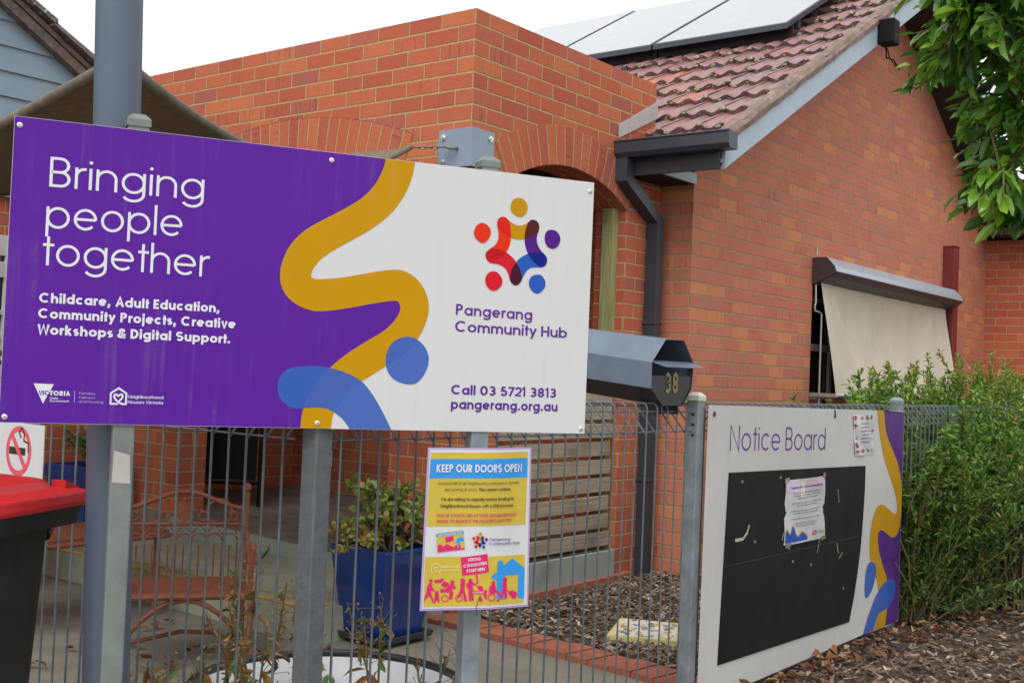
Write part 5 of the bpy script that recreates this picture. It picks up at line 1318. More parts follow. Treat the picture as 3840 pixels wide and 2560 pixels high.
inks = {'w': 'inkw', 'p': 'inkp', 'u': 'purple', 'l': 'inkl', 'k': 'ink_k', 'r': 'ink_r', 'c': 'ink_c'}
for tx_ in D['stext']:
    m = MB()
    text(m, tx_[0], tx_[1:3], tx_[3:5], tx_[5], tx_[6], SP_, .0022, .1 if len(tx_[0]) > 9 else .12)
    m.build('lettering', M[inks[tx_[7]]], t)
def logo(shapes, place, n0, t, sm=1):
    names = list(dict.fromkeys(c for c, _ in shapes))
    m = MB()
    for i, (c, p) in enumerate(shapes):
        flat(m, smoothpoly(p, sm), place, n0+i*.00012, names.index(c))
    m.build('logo', [M['lg_'+c] for c in names], t)
logo(D['logo'], SP_, .0022, t)
m = MB()
flat(m, D['tri'], SP_, .0014)
m.build('emblem', M['inkw'], t)
m = MB()
ribbon(m, D['hicon'], .0042, SP_, .0016)
m.build('emblem', M['inkw'], t)
m = MB()
ribbon(m, D['bar'], .0014, SP_, .0016)
m.build('divider', M['inkl'], t)
for s_ in D['screws']:
    m = MB()
    c = SP_(min(max(s_[0],.012),SW-.012), min(max(s_[1],.012),SH-.012), 0)
    m.tube([c, c+sn*.0025, c+sn*.004], [.0068,.0062,.0035], 16)
    for e in (su+Vector((0,0,1)), su-Vector((0,0,1))):
        e = e.normalized()*.0022
        q_ = Vector((0,0,1)).cross(sn)*0 + e.cross(sn).normalized()*.0006
        m.face([c+e+q_+sn*.0043, c+e-q_+sn*.0043, c-e-q_+sn*.0043, c-e+q_+sn*.0043], 1)
    m.build('screw', [M['screw'], M['dark']], t)
for u in (.272, 1.178):
    p = SP_(u, 0, -.031)
    square_post(t, (p.x, p.y), .05, -.1, SG['zb']+SH+.022, M['gpost'] if u < 1 else M['galv'], True, sang, M['gpost'])
for u, z0, z1 in ((.272,.985,1.06),(.272,.46,.50)):
    m = MB()
    m.prism([SP_(u-.022,z0-SG['zb'],-.0058),SP_(u+.02,z0-SG['zb']-.003,-.0058),SP_(u+.016,z1-SG['zb']-.01,-.0058),SP_(u-.02,z1-SG['zb'],-.0058)], sn*.0006)
    m.build('sticker_residue', M['flash'], t)

# pole
t = thing('sail_pole', 'tall thick round blue grey steel pole standing between sign and bin', 'pole', (-2.972,-1.418,0))
m = MB()
m.tube([(-2.952,-1.4175,-.1),(-3.1132,-1.4185,4.6)], .0565, 40)
m.build('shaft', M['pole'], t, smooth=True)
m = MB()
m.tube([(-3.1132,-1.4185,4.6),(-3.114,-1.4185,4.62)], .059, 40)
m.build('cap', M['pole'], t)
m = MB()
m.tube([(-3.01,-1.37,2.055),(-2.955,-1.315,2.05)], .006, 6)
m.build('eye_bolt', M['chain'], t)

# ================================================================ POSTER
pc = [CAM + (Vector(p)-CAM)*.962 for p in D['pc']]
t = thing('campaign_poster', 'laminated yellow and blue poster with crowd silhouettes taped to the sign post', 'poster', pc[0])
PW, PH = .297, .42
def PP(u, v, n):
    a, b = u/PW, v/PH
    q = pc[0]*(1-a)*(1-b) + pc[1]*a*(1-b) + pc[2]*a*b + pc[3]*(1-a)*b
    nr = (pc[1]-pc[0]).cross(pc[3]-pc[0]).normalized()
    bow = -.007*math.cos((a-.5)*PI*1.4) - .003*math.cos((a-.62)*9)
    return q + nr*(n - bow*1.0)
def pgrid(m, u0, v0, u1, v1, n, mi=0, k=14):
    m.grid([[PP(u0+(u1-u0)*i/k, v0+(v1-v0)*j/4, n) for i in range(k+1)] for j in range(5)], mi)
m = MB()
pgrid(m, 0, 0, PW, PH, 0)
m.build('sheet', M['paper'], t, smooth=True)
lam = MB()
pgrid(lam, -.005, -.005, PW+.005, PH+.005, -.0012)
lam.build('laminate', M['inkl'], t, smooth=True)
pm = {'y': 'pyel', 'b': 'pblu', 'm': 'pmag'}
def subdiv_flat(m, pts, n0, mi):
    # fine triangles so that prints follow the bowed sheet
    f = []
    P2 = [Vector((p[0], p[1], 0)) for p in pts]
    def rec(a, b, c, d):
        L = max((a-b).length, (b-c).length, (c-a).length)
        if L < .03 or d > 5:
            m.face([PP(q.x, q.y, n0) for q in (a, b, c)], mi)
            return
        if (a-b).length == L: h = (a+b)/2; rec(a,h,c,d+1); rec(h,b,c,d+1)
        elif (b-c).length == L: h = (b+c)/2; rec(a,b,h,d+1); rec(a,h,c,d+1)
        else: h = (c+a)/2; rec(a,b,h,d+1); rec(h,b,c,d+1)
    for tr in tessellate_polygon([P2]):
        rec(*(P2[i] for i in tr), 0)
m = MB()
for i, (c, p) in enumerate(D['pshape']):
    n_ = .0008 + (.0008 if i > 3 else .0004*(i == 1)) + .00004*i
    subdiv_flat(m, p, n_, 'ybm'.index(c))
for c in D['pcirc']:
    m.face([PP(*q, .0030) for q in c], 2)
for rg in D['pring']:
    cc = (sum(p[0] for p in rg[:-1])/16, sum(p[1] for p in rg[:-1])/16)
    for i in range(16):
        a, b = rg[i], rg[i+1]
        k = .76
        m.face([PP(*a,.003),PP(*b,.003),PP(cc[0]+(b[0]-cc[0])*k,cc[1]+(b[1]-cc[1])*k,.003),PP(cc[0]+(a[0]-cc[0])*k,cc[1]+(a[1]-cc[1])*k,.003)], 2)
m.build('print', [M['pyel'], M['pblu'], M['pmag']], t)
for tx_ in D['ptext']:
    m = MB()
    text(m, tx_[0], tx_[1:3], tx_[3:5], tx_[5], tx_[6], PP, .0036, .1)
    m.build('lettering', M[inks[tx_[7]]], t)
m = MB()
ribbon(m, D['picon'], .0016, PP, .0036)
m.build('emblem', M['ink_c'], t)
logo(D['plogo'], PP, .0034, t)
m = MB()
m.tube([PP(.157,.035,.004), PP(.148,.018,.006), PP(.145,-.004,.004), PP(.15,-.02,.002)], .0008, 5)
m.build('tie_wire', M['dark'], t)

# ================================================================ NOTICE BOARD
NY = -1.80
def NP(u, v, n): return Vector((u, NY-n, v))
t = thing('notice_board', 'white wide notice board with black pinning panel hung on the wire fence', 'notice board', (.48,NY,.03))
m = MB()
m.prism([NP(*p, -.006) for p in D['nb']], (0,-.006,0))
m.build('panel', M['nbwhite'], t)
nx = max(p[0] for p in D['nb'])
n1, n2 = spl(D['nE1']), spl(D['nE2'])
m = MB()
flat(m, n2 + [(1.515,.042),(1.564,.05),(1.562,1.158),(n2[0][0],1.160)], NP, .0008)
m.build('purple_print', M['nbpurple'], t)
m = MB()
flat(m, n1 + n2[::-1], NP, .0014)
m.build('yellow_ribbon', M['nbyellow'], t)
m = MB()
flat(m, smoothpoly(D['nblue1']), NP, .002)
flat(m, D['nblue2'], NP, .002)
m.build('blue_print', M['film'], t)
m = MB()
m.prism([NP(*p, .0005) for p in D['nblack']], (0,-.004,0))
bk = m.build('black_panel', M['nbblack'], t)
m = MB()
ribbon(m, [(-.455,.545),(.955,.547)], .003, NP, .005)
m.build('panel_seam', M['soffit'], bk)
nx_ = D['ntext']
m = MB()
text(m, nx_[0], nx_[1:3], nx_[3:5], nx_[5], nx_[6], NP, .001, .15)
m.build('lettering', M['inkp'], t)
for p in D['nmarks'][:6]:
    m = MB()
    m.prism([NP(p[0]-.008,p[1]-.004,.0045),NP(p[0]+.009,p[1]-.006,.0045),NP(p[0]+.006,p[1]+.005,.0045),NP(p[0]-.007,p[1]+.007,.0045)], (0,-.001,0))
    m.build('tape_scrap', M['tape'], t)
M['tapel'] = mat('pale_tape', (.46,.45,.33), .3, 0, .2, 40)
m = MB()
ribbon(m, D['ntape'], .013, NP, .006)
m.build('torn_tape', M['tapel'], t)
for q in D['ntape2']:
    m = MB()
    ribbon(m, q, .010, NP, .006)
    m.build('torn_tape', M['tape'], t)
for u, v in ((-.578,1.165),(.62,1.152)):
    m = MB()
    m.tube([NP(u,v-.012,.001), NP(u,v-.012,.003)], .011, 14)
    m.build('eyelet', M['rust'], t)
m = MB()
m.tube([NP(-.578,1.152,.004), NP(-.60,1.148,-.01), NP(-.64,1.10,-.03)], .003, 5)
m.build('tie_wire', M['dark'], t)
m = MB()
m.tube([NP(.62,1.14,.004), NP(.615,1.165,.003), NP(.60,1.19,-.03)], .003, 5)
m.build('tie_wire', M['dark'], t)
def paper(name, q, lab, n0, bend=.012):
    t = thing(name, lab, 'notice', NP(*q[0], n0))
    def F(u, v, n):
        a = Vector(q[0])*(1-u)*(1-v)+Vector(q[1])*u*(1-v)+Vector(q[2])*u*v+Vector(q[3])*(1-u)*v
        return NP(a.x, a.y, n0 + n + bend*math.sin(PI*u)*(.4+.6*v) + .003*math.sin(7*u+9*v))
    m = MB()
    m.grid([[F(i/10, j/10, 0) for i in range(11)] for j in range(11)])
    m.build('sheet', M['paper'], t, smooth=True)
    return t, F
t, F = paper('closure_notice', D['npap1'], 'creased paper notice with purple heading taped on the black panel', .006)
def ff_(m, pts, n, mi=0):
    k = 8
    if len(pts) == 4:
        m.grid([[F(*(Vector(pts[0])*(1-i/k)*(1-j/k)+Vector(pts[1])*(i/k)*(1-j/k)+Vector(pts[2])*(i/k)*(j/k)+Vector(pts[3])*(1-i/k)*(j/k)), n) for i in range(k+1)] for j in range(k+1)], mi)
    else:
        m.poly([F(*p, n) for p in pts], mi)
m = MB()
M['lilac'] = mat('lilac_wash', (.58,.53,.68), .4, 0, .03)
M['pinkw'] = mat('pink_wash', (.72,.55,.60), .4, 0, .03)
M['cre'] = mat('cream_wash', (.70,.68,.50), .4, 0, .03)
ff_(m, [(.01,.80),(.99,.80),(.99,.99),(.01,.99)], .0010, 0)
ff_(m, [(.55,.88),(.95,.86),(.9,.98),(.6,.99)], .0014, 1)
ff_(m, [(.30,.70),(.42,.70),(.46,.98),(.34,.97)], .0018, 2)
m.build('colour_wash', [M['lilac'], M['pinkw'], M['cre']], t)
m = MB()
wv = [(.02,.03),(.55,.03)]
top_ = [(.02+.53*i/20, .05+.17*math.exp(-((i-1)/2.2)**2)+.22*math.exp(-((i-6.5)/2.4)**2)+.10*math.exp(-((i-15)/4.)**2)) for i in range(20, -1, -1)]
m.grid([[F(u, .03+.001, .0012) for u, _ in top_], [F(*p, .0012) for p in top_]], 0)
for i in range(20):
    a, b = top_[i], top_[i+1]
    m.face([F(*a,.0018),F(*b,.0018),F(b[0],b[1]+.025,.0018),F(a[0],a[1]+.025,.0018)], 1)
m.build('wave_print', [M['lg_blue'], M['lg_gold']], t)
def lines(t, rows_, cap=.022, tk=.16, ink='inkp'):
    m = MB()
    for s_, u0, u1, v in rows_:
        text(m, s_, (u0, v), (u1, v), cap, tk, F, .002, .12)
    m.build('lettering', M[ink], t)
lines(t, [("Temporary office closure & amended timetable", .10,.90,.86)], .032, .2)
lines(t, [("There is a disruption that is expected to",.16,.86,.775),("remain for a few weeks. This will apply",.16,.86,.735),("until the update to the term timetable",.24,.78,.695),
 ("All our classes will run across other dates",.13,.88,.62),("and will stay open for the hub",.24,.78,.58),("Customers can reach us at our reception",.13,.86,.50),("or call us on the number listed",.2,.82,.46),
 ("We are sorry for any trouble this may bring",.14,.84,.375),("We apologise for the inconvenience and",.22,.74,.30),("thank you for your understanding",.26,.70,.26)], .02, .14, 'ink_k')
m = MB()
for k in range(5):
    a = R(90+72*k)
    m.face([F(.72+.045*math.cos(a)+.022*math.cos(b), .12+.03*math.sin(a)+.014*math.sin(b), .002) for b in [2*PI*i/8 for i in range(8)]])
m.build('small_logo', M['lg_red'], t)
lines(t, [("Pangerang",.80,.96,.125),("Community Hub",.80,.97,.095)], .018, .14)
for u, v in ((.02,.99),(.97,1.0),(.08,-.02),(.95,0)):
    m = MB()
    m.prism([F(u-.05,v-.03,.003),F(u+.05,v-.01,.003),F(u+.05,v+.05,.003),F(u-.05,v+.04,.003)], (0,-.0008,0))
    m.build('tape', M['tape'], t)
t, F = paper('flower_notice', D['npap2'], 'small laminated sheet with red flower border at the top right of the board', .003, .006)
m = MB()
rg_ = random.Random(5)
for (u, v) in [(.1,.93),(.38,.93),(.62,.92),(.88,.93),(.08,.72),(.9,.58),(.12,.45),(.10,.10),(.4,.1),(.62,.12),(.88,.12),(.9,.4),(.1,.25)]:
    for k in range(5):
        a, rr_ = rg_.uniform(0, 6.28), rg_.uniform(.02, .06)
        uu, vv = u+.04*math.cos(a), v+.035*math.sin(a)
        m.face([F(min(.98,max(.02,uu+rr_*math.cos(b))), min(.98,max(.02,vv+.7*rr_*math.sin(b))), .001+k*.0004) for b in [2*PI*i/7 for i in range(7)]], rg_.choice((0,0,1,2,3)))
m.build('flower_border', [M['ink_r'], M['pinkw'], M['leaf_weed'], M['cre']], t)
lines(t, [("If you need a",.32,.72,.76),("community meal or",.30,.75,.67),("food please come",.28,.78,.58),("inside and ask",.36,.70,.49),("at the desk about",.30,.76,.40),("our free pantry",.32,.72,.31)], .04, .16, 'ink_k')

# ================================================================ LETTERBOX
t = thing('letterbox', 'blue grey steel letterbox numbered 38 tilted on top of the mesh fence', 'letterbox', (-.82,-1.7,1.18))
# eight sided tube running away from the street, nose slightly down
OCT = [(-.093,.158),(-.0,.245),(.135,.247),(.215,.162),(.205,.065),(.14,.0),(-.01,.0),(-.092,.062)]
LB0 = Vector((-.925,-1.775,1.183))
tilt = R(5.5)
def LP(x, l, z): return LB0 + Vector((x, l*math.cos(tilt), z + l*math.sin(tilt)))
ln_ = .48
m = MB()
for i in range(8):
    a, b = OCT[i], OCT[(i+1) % 8]
    m.face([LP(a[0],0,a[1]),LP(b[0],0,b[1]),LP(b[0],ln_,b[1]),LP(a[0],ln_,a[1])], 1 if i in (4,5,6) else 0)
m.face([LP(x, ln_, z) for x, z in OCT])
m.build('body', [M['box'], M['boxdark']], t)
m = MB()
m.face([LP(x, .004, z) for x, z in [(-.0925,.11)]+[OCT[7],OCT[6],OCT[5],OCT[4]]+[(.21,.112)]])
m.build('face_plate', M['boxdark'], t)
m = MB()
m.face([LP(x, .30, z) for x, z in OCT])
m.build('back_panel', M['dark'], t)
m = MB()
m.prism([LP(-.088,.012,.160),LP(.213,.012,.163),LP(.225,-.045,.148),LP(-.06,-.04,.146)], (0,0,.003))
m.build('slot_flap', M['box'], t)
m = MB()
LQ = lambda u, v, n: LP(u, .003-n, v)
text(m, "3", (.008,.045), (.050,.046), .078, .19, LQ, .001)
m.build('numeral', M['brass'], t)
m = MB()
text(m, "8", (.062,.046), (.106,.047), .078, .19, LQ, .001)
m.build('numeral', M['brass'], t)
for x in (-.0, .12):
    m = MB()
    m.box((-.925+x,-1.765,1.15),(-.915+x,-1.70,1.19))
    m.build('bracket', M['boxdark'], t)

# ================================================================ WHEELIE BIN
t = thing('wheelie_bin', 'dark green wheelie bin with bright red lid beside the grey pole', 'bin', (-3.34,-1.1,0))
bu, bv = Vector((.902,.432,0)), Vector((-.432,.902,0))
B0 = Vector((-2.94,-1.225,0))         # right end of the near side
def BP(l, w_, z): return B0 - bu*l + bv*w_ + Vector((0,0,z))
def rrect(l0, l1, w0, w1, r, z, n=5):
    o = []
    for cl_, cw, a0 in ((l0+r, w0+r, 180), (l1-r, w0+r, 270), (l1-r, w1-r, 0), (l0+r, w1-r, 90)):
        for i in range(n+1):
            a = R(a0+90*i/n)
            o.append(BP(cl_+r*math.cos(a), cw+r*math.sin(a), z))
    return o
m = MB()
rows = [rrect(.10,.48,.07,.43,.05,.03), rrect(.055,.53,.035,.47,.06,.84), rrect(.045,.54,.025,.48,.06,.845), rrect(.0,.58,-.015,.52,.06,.85), rrect(-.005,.585,-.02,.525,.06,.895), rrect(.02,.56,.0,.50,.05,.90)]
m.grid(rows, closed=True)
m.face(rows[-1])
m.face(rows[0][::-1])
m.build('body', M['bingrn'], t, smooth=False)
m = MB()
m.tube([BP(-.02,.12,.80), BP(-.085,.14,.83), BP(-.085,.36,.83), BP(-.02,.38,.80)], .016, 8)
m.prism([BP(-.075,.06,.90), BP(.02,.02,.90), BP(.02,.48,.90), BP(-.075,.44,.90)], (0,0,-.05))
m.build('handle', M['bingrn'], t)
m = MB()
rows = [rrect(-.015,.60,-.03,.535,.06,.897), rrect(-.02,.605,-.035,.54,.065,.905), rrect(-.018,.60,-.03,.535,.065,.932), rrect(.05,.56,.02,.49,.07,.94), rrect(.07,.54,.04,.47,.07,.962), rrect(.14,.48,.11,.40,.06,.975)]
m.grid(rows, closed=True)
m.face(rows[-1])
m.prism([BP(-.07,.03,.918), BP(.06,-.028,.93), BP(.06,.53,.93), BP(-.07,.47,.918)], (0,0,-.018))
m.prism([BP(-.06,.05,.93), BP(.05,.02,.958), BP(.05,.06,.958), BP(-.06,.08,.93)], (0,0,-.02))
m.build('lid', M['binred'], t, bevel=.005)
for w_ in (.06, .40):
    m = MB()
    m.tube([BP(.06,w_,.10), BP(.06,w_+.05,.10)], .10, 20)
    m.build('wheel', M['blackbox'], t)

# ================================================================ COURTYARD THINGS
def blue_pot(loc, wt, wb, h, lab, ang=0, grp=None):
    t = thing('plant_pot', lab, 'pot', loc, grp)
    x, y, z = loc
    T = lambda a, b, c: Vector((x+a*math.cos(ang)-b*math.sin(ang), y+a*math.sin(ang)+b*math.cos(ang), z+c))
    m = MB()
    q = ((-1,-1),(1,-1),(1,1),(-1,1))
    rows = [[T(a*k, b*k, c) for a, b in q] for k, c in ((wb*.9,.02),(wb,.04),(wt*.97,h*.86),(wt,h),(wt*.88,h),(wt*.84,h*.9))]
    m.grid(rows, closed=True)
    m.face(rows[0])
    m.build('vessel', M['potblue'], t, bevel=.008)
    m = MB()
    m.face([T(a*wt*.86, b*wt*.86, h*.9) for a, b in q])
    m.build('soil', M['soil'], t)
    m = MB()
    rows = [[T(a*k, b*k, c) for a, b in q] for k, c in ((wb*1.05,.0),(wb*1.25,.012),(wb*1.3,.04),(wb*1.22,.04),(wb*1.15,.018))]
    m.grid(rows, closed=True)
    m.face(rows[-1])
    m.build('saucer', M['fascia'], t, bevel=.003)
    return t
blue_pot((-.62,-.10,.0), .185, .135, .44, 'large square cobalt blue pot holding a jade plant by the porch', 0, 'cobalt blue pots')
blue_pot((-.30,2.95,.15), .19, .13, .42, 'cobalt blue pot far back beside the left porch pier', .2, 'cobalt blue pots')
blue_pot((-1.55,2.2,.15), .22, .16, .40, 'cobalt blue pot behind the pole and the bin lid', .1, 'cobalt blue pots')

def leaf(mb, p, d, nrm, ln, wd, rid, curl=.15, mi=0, fold=.25):
    d = d.normalized()
    s = d.cross(nrm)
    if s.length < 1e-4:
        s = d.cross(Vector((.3,.2,.9)))
    s.normalize()
    n = s.cross(d).normalized()
    p0 = p
    p1 = p + d*ln*.35 + n*ln*curl*.3
    p2 = p + d*ln*.72 + n*ln*curl*.2
    p3 = p + d*ln - n*ln*curl*.4
    f = n*wd*fold
    L1, R1 = p1 + s*wd*.5 + f, p1 - s*wd*.5 + f
    L2, R2 = p2 + s*wd*.42 + f*.8, p2 - s*wd*.42 + f*.8
    for q, uvv in (((p0,R1,p1),(0,.2,.5)), ((p0,p1,L1),(0,.5,.2)), ((p1,R1,R2,p2),(.5,.2,.2,.8)), ((p1,p2,L2,L1),(.5,.8,.2,.2)), ((p2,R2,p3),(.8,.3,1)), ((p2,p3,L2),(.8,1,.3))):
        mb.face(q, mi, [(rid, v) for v in uvv])
def rvec(g, zb=0): return Vector((g.uniform(-1,1), g.uniform(-1,1), g.uniform(-1,1)+zb)).normalized()

# jade plant
t = thing('jade_plant', 'jade plant with plump yellow green leaves in the blue pot', 'plant', (-.62,-.10,.4))
g = random.Random(11)
st, lf_ = MB(), MB()
for i in range(70):
    base = Vector((-.62+g.uniform(-.09,.09), -.10+g.uniform(-.09,.09), .40))
    a = g.uniform(0, 6.28)
    rad = g.uniform(.05, .27)
    hh = g.uniform(.02, .35) * (1-.3*rad)
    tip = base + Vector((rad*math.cos(a), rad*math.sin(a), hh))
    mid = base.lerp(tip, .5) + Vector((0,0,.05)) + rvec(g)*.03
    st.tube([base, mid, tip], [.008,.005,.003], 6)
    for k in range(20):
        p = mid.lerp(tip, g.uniform(.2,1.08)) + rvec(g)*.012
        d = (rvec(g,.5))
        leaf(lf_, p, d, rvec(g,1), g.uniform(.034,.050), g.uniform(.024,.034), min(1,max(0,g.gauss(.45,.2)+(.25 if hh < .12 else 0))), .1, 0, .1)
st.build('stem', M['bark'], t, smooth=True)
lf_.build('foliage', M['leaf_jade'], t)

def small_plant(name, lab, loc, hgt, spread, n, lm, ln, wd, seed, cat='plant', trunk=None):
    t = thing(name, lab, cat, loc)
    g = random.Random(seed)
    st, lf_ = MB(), MB()
    o = Vector(loc)
    if trunk:
        st.tube([o, o+Vector((.02,.01,trunk*.5)), o+Vector((-.01,.02,trunk))], [.03,.025,.02], 8)
        o = o+Vector((0,0,trunk))
    for i in range(n):
        a = g.uniform(0, 6.28)
        tip = o + Vector((math.cos(a)*spread*g.uniform(.2,1), math.sin(a)*spread*g.uniform(.2,1), hgt*g.uniform(.3,1)))
        mid = o.lerp(tip,.5)+Vector((0,0,hgt*.15))
        st.tube([o, mid, tip], [.004,.003,.002], 5)
        for k in range(14):
            leaf(lf_, mid.lerp(tip, g.uniform(0,1)), rvec(g,.3), rvec(g,1), ln*g.uniform(.7,1.2), wd*g.uniform(.7,1.2), g.random())
    st.build('stem', M['bark'], t)
    lf_.build('foliage', lm, t)
    return t
small_plant('leafy_shrub', 'leafy green shrub in the blue pot behind the pole', (-1.55,2.2,.5), .55, .35, 26, M['leaf_weed'], .09, .05, 21)
small_plant('leafy_shrub', 'small green plant in the pot by the left porch pier', (-.30,2.95,.55), .25, .2, 14, M['leaf_weed'], .06, .03, 22)
small_plant('courtyard_tree', 'small bare stemmed courtyard tree behind the no smoking sign', (-2.05,1.6,.0), .5, .45, 22, M['leaf_jade'], .07, .035, 23, 'tree', 1.05)

# terracotta coloured iron bench seen through the bars
t = thing('garden_bench', 'terracotta painted iron garden bench with arched back behind the fence', 'bench', (-1.42,.36,0))
bx = Vector((.82,-.57,0)).normalized()
bn = Vector((-.57,-.82,0)).normalized()
bo = Vector((-1.64,.535,0))
def QP(u, n, z): return bo + bx*u + bn*n + Vector((0,0,z))
W_ = .535
m = MB()
for u in (0, W_):
    m.tube([QP(u,0,-.01), QP(u,0,.69)], 0.0164, 10)
    m.sphere(QP(u,0,.71), .022, 10)
m.tube([QP(u, 0, .615+.075*math.sin(PI*u/W_)**2) for u in [W_*i/20 for i in range(21)]], 0.0112, 8)
m.tube([QP(0,0,.545), QP(W_,0,.545)], 0.0082, 8)
m.tube([QP(0,0,.30), QP(W_,0,.30)], 0.0082, 8)
for i in range(1, 16):
    m.tube([QP(W_*i/16,0,.30), QP(W_*i/16,0,.45+.012*(i%2))], 0.0036, 5)
def ring_(c, r, z, n=16, a0=0, a1=360, rr_=.007):
    m.tube([QP(c+r*math.cos(R(a0+(a1-a0)*i/n)), 0, z+r*math.sin(R(a0+(a1-a0)*i/n))) for i in range(n+1)], rr_, 6, cap=False)
for i in range(1, 8):
    ring_(W_*i/8, .033, .47, 10, 0, 180, .0045)
    m.tube([QP(W_*(i-.5)/8,0,.50), QP(W_*i/8,0,.545), QP(W_*(i+.5)/8,0,.50)], .004, 5)
for c in (.12, .42):
    ring_(c, .055, .60)
    ring_(c-.07, .02, .58, 10, 40, 330)
    ring_(c+.06, .02, .58, 10, -150, 150)
m.build('backrest', M['rust'], t, smooth=True)
m = MB()
c = W_/2
m.tube([QP(c,.006,.605), QP(c,-.006,.605)], .046, 16)
m.sphere(QP(c,0,.655), .012, 8)
m.sphere(QP(c,0,.553), .012, 8)
m.build('medallion', M['rust'], t)
m = MB()
for i in range(15):
    n_ = .03 + .40*i/15
    m.prism([QP(.0,n_,.315), QP(W_,n_,.315), QP(W_,n_+.02,.315), QP(.0,n_+.02,.315)], (0,0,-.012))
m.tube([QP(-.01,.445,.305), QP(W_+.01,.445,.305)], .014, 8)
m.build('seat', M['rust'], t)
for u in (0.0, W_):
    m = MB()
    m.tube([QP(u,0,.53), QP(u,.10,.52), QP(u,.25,.46), QP(u,.36,.47), QP(u,.42,.52), QP(u,.46,.50), QP(u,.45,.45), QP(u,.42,.46)], 0.0112, 8)
    m.tube([QP(u,.40,.46), QP(u,.40,.31)], 0.0112, 8)
    m.prism([QP(u-.02,.40,.50), QP(u+.02,.40,.50), QP(u+.02,.45,.43), QP(u-.02,.45,.43)], (0,0,.02))
    m.build('armrest', M['rust'], t)
    m = MB()
    m.tube([QP(u,.43,.31), QP(u,.46,.18), QP(u,.50,.05), QP(u,.54,-.01)], 0.0123, 8)
    m.build('leg', M['rust'], t)
m = MB()
m.tube([QP(W_*i/16,.44,.05+.24*math.sin(PI*i/16)**.7) for i in range(17)], 0.0103, 8)
m.tube([QP(.02,.2,.06), QP(W_*.5,.2,.11), QP(W_*.8,.2,.10), QP(W_*.95,.2,.02)], 0.0092, 8)
m.build('stretcher', M['rust'], t)
# slatted table behind it
t = thing('garden_table', 'low reddish slatted garden table behind the iron bench and pole', 'table', (-1.6,1.2,0))
m = MB()
for i in range(8):
    m.box((-2.25,1.0+i*.062,.40),(-1.05,1.055+i*.062,.418))
m.build('tabletop', M['rust'], t)
m = MB()
m.tube([(-2.25,1.0,.39),(-1.05,1.0,.39),(-1.05,1.49,.39),(-2.25,1.49,.39),(-2.25,1.0,.39)], .012, 8)
m.build('table_frame', M['rust'], t)
for x, y in ((-2.2,1.03),(-1.1,1.03),(-2.2,1.46),(-1.1,1.46)):
    m = MB()
    m.tube([(x,y,.39),(x,y,-.01)], .013, 8)
    m.build('leg', M['rust'], t)

# round white planter tub just inside the fence corner
TC = Vector((-2.13,-1.33,0))
t = thing('planter_tub', 'round white planter tub with black rim inside the fence corner', 'planter', TC)
m = MB()
m.lathe([(.40,0),(.43,.28),(.405,.28),(.385,.05)], TC, 64)
m.build('wall', M['tubw'], t, smooth=True)
m = MB()
m.lathe([(.415,.28),(.413,.295),(.418,.302),(.43,.302),(.436,.295),(.434,.28)], TC, 64)
m.build('rim', M['tubk'], t, smooth=True)
m = MB()
m.lathe([(.395,.10),(.2,.12),(.001,.115)], TC, 32)
m.build('soil', M['soil'], t, smooth=True)

# weeds
def weed(loc, h, seed, lab, dead=.8):
    t = thing('dry_weed', lab, 'weed', loc, 'dry weeds along the fence')
    g = random.Random(seed)
    st, lf_, gr = MB(), MB(), MB()
    o = Vector(loc)
    for k in range(g.randint(2,4)):
        tip = o + Vector((g.uniform(-.13,.13), g.uniform(-.13,.13), h*g.uniform(.75,1)))
        mid = o.lerp(tip,.5) + Vector((g.uniform(-.03,.03), g.uniform(-.03,.03), 0))
        st.tube([o, mid, tip], [.005,.004,.002], 5)
        for q in range(int(22*h/.5)):
            f = g.uniform(.25,1)
            p = (o.lerp(mid, f*2) if f < .5 else mid.lerp(tip, f*2-1))
            if g.random() < dead:
                d = Vector((g.uniform(-1,1), g.uniform(-1,1), g.uniform(-1.6,.2)))
                big = g.random() < .4
                leaf(lf_, p, d, rvec(g), g.uniform(.035,.075) if big else g.uniform(.012,.03), g.uniform(.012,.024) if big else .007, g.random(), g.uniform(-.6,.8), 0, g.uniform(.2,.7))
            else:
                leaf(gr, p, rvec(g,.5), rvec(g,1), g.uniform(.03,.07), g.uniform(.012,.022), g.random())
        for q in range(14):       # seed sprays
            a = mid.lerp(tip, g.uniform(.3,1))
            b = a + rvec(g,.6)*g.uniform(.03,.08)
            st.tube([a, b], [.0012,.0008], 4)
            leaf(lf_, b, rvec(g), rvec(g), .012, .006, g.uniform(.5,1))
    for q in range(16):
        leaf(gr, o+Vector((g.uniform(-.05,.05),g.uniform(-.05,.05),g.uniform(0,h*.35))), rvec(g,.4), rvec(g,1), g.uniform(.05,.09), g.uniform(.012,.022), g.random())
    st.build('stem', M['twig'], t)
    lf_.build('dead_foliage', M['leaf_dead'], t)
    gr.build('green_foliage', M['leaf_weed'], t)
WL = ['tallest dry brown weed, in front of the iron bench', 'dry weed with drooping brown leaves left of the dark corner post', 'short green and brown weed beside the left sign post',
      'thin reddish dry weed stalk right of the dark corner post', 'thin dry weed stalk in front of the large blue pot', 'short green weed low at the foot of the white tub', 'dried brown weed at the foot of the bin', 'bushy brown weed against the corner post', 'wispy straw coloured weed between the bars left of the corner post', 'wispy green topped weed near the white tub rim', 'single dry stalk near the poster foot']
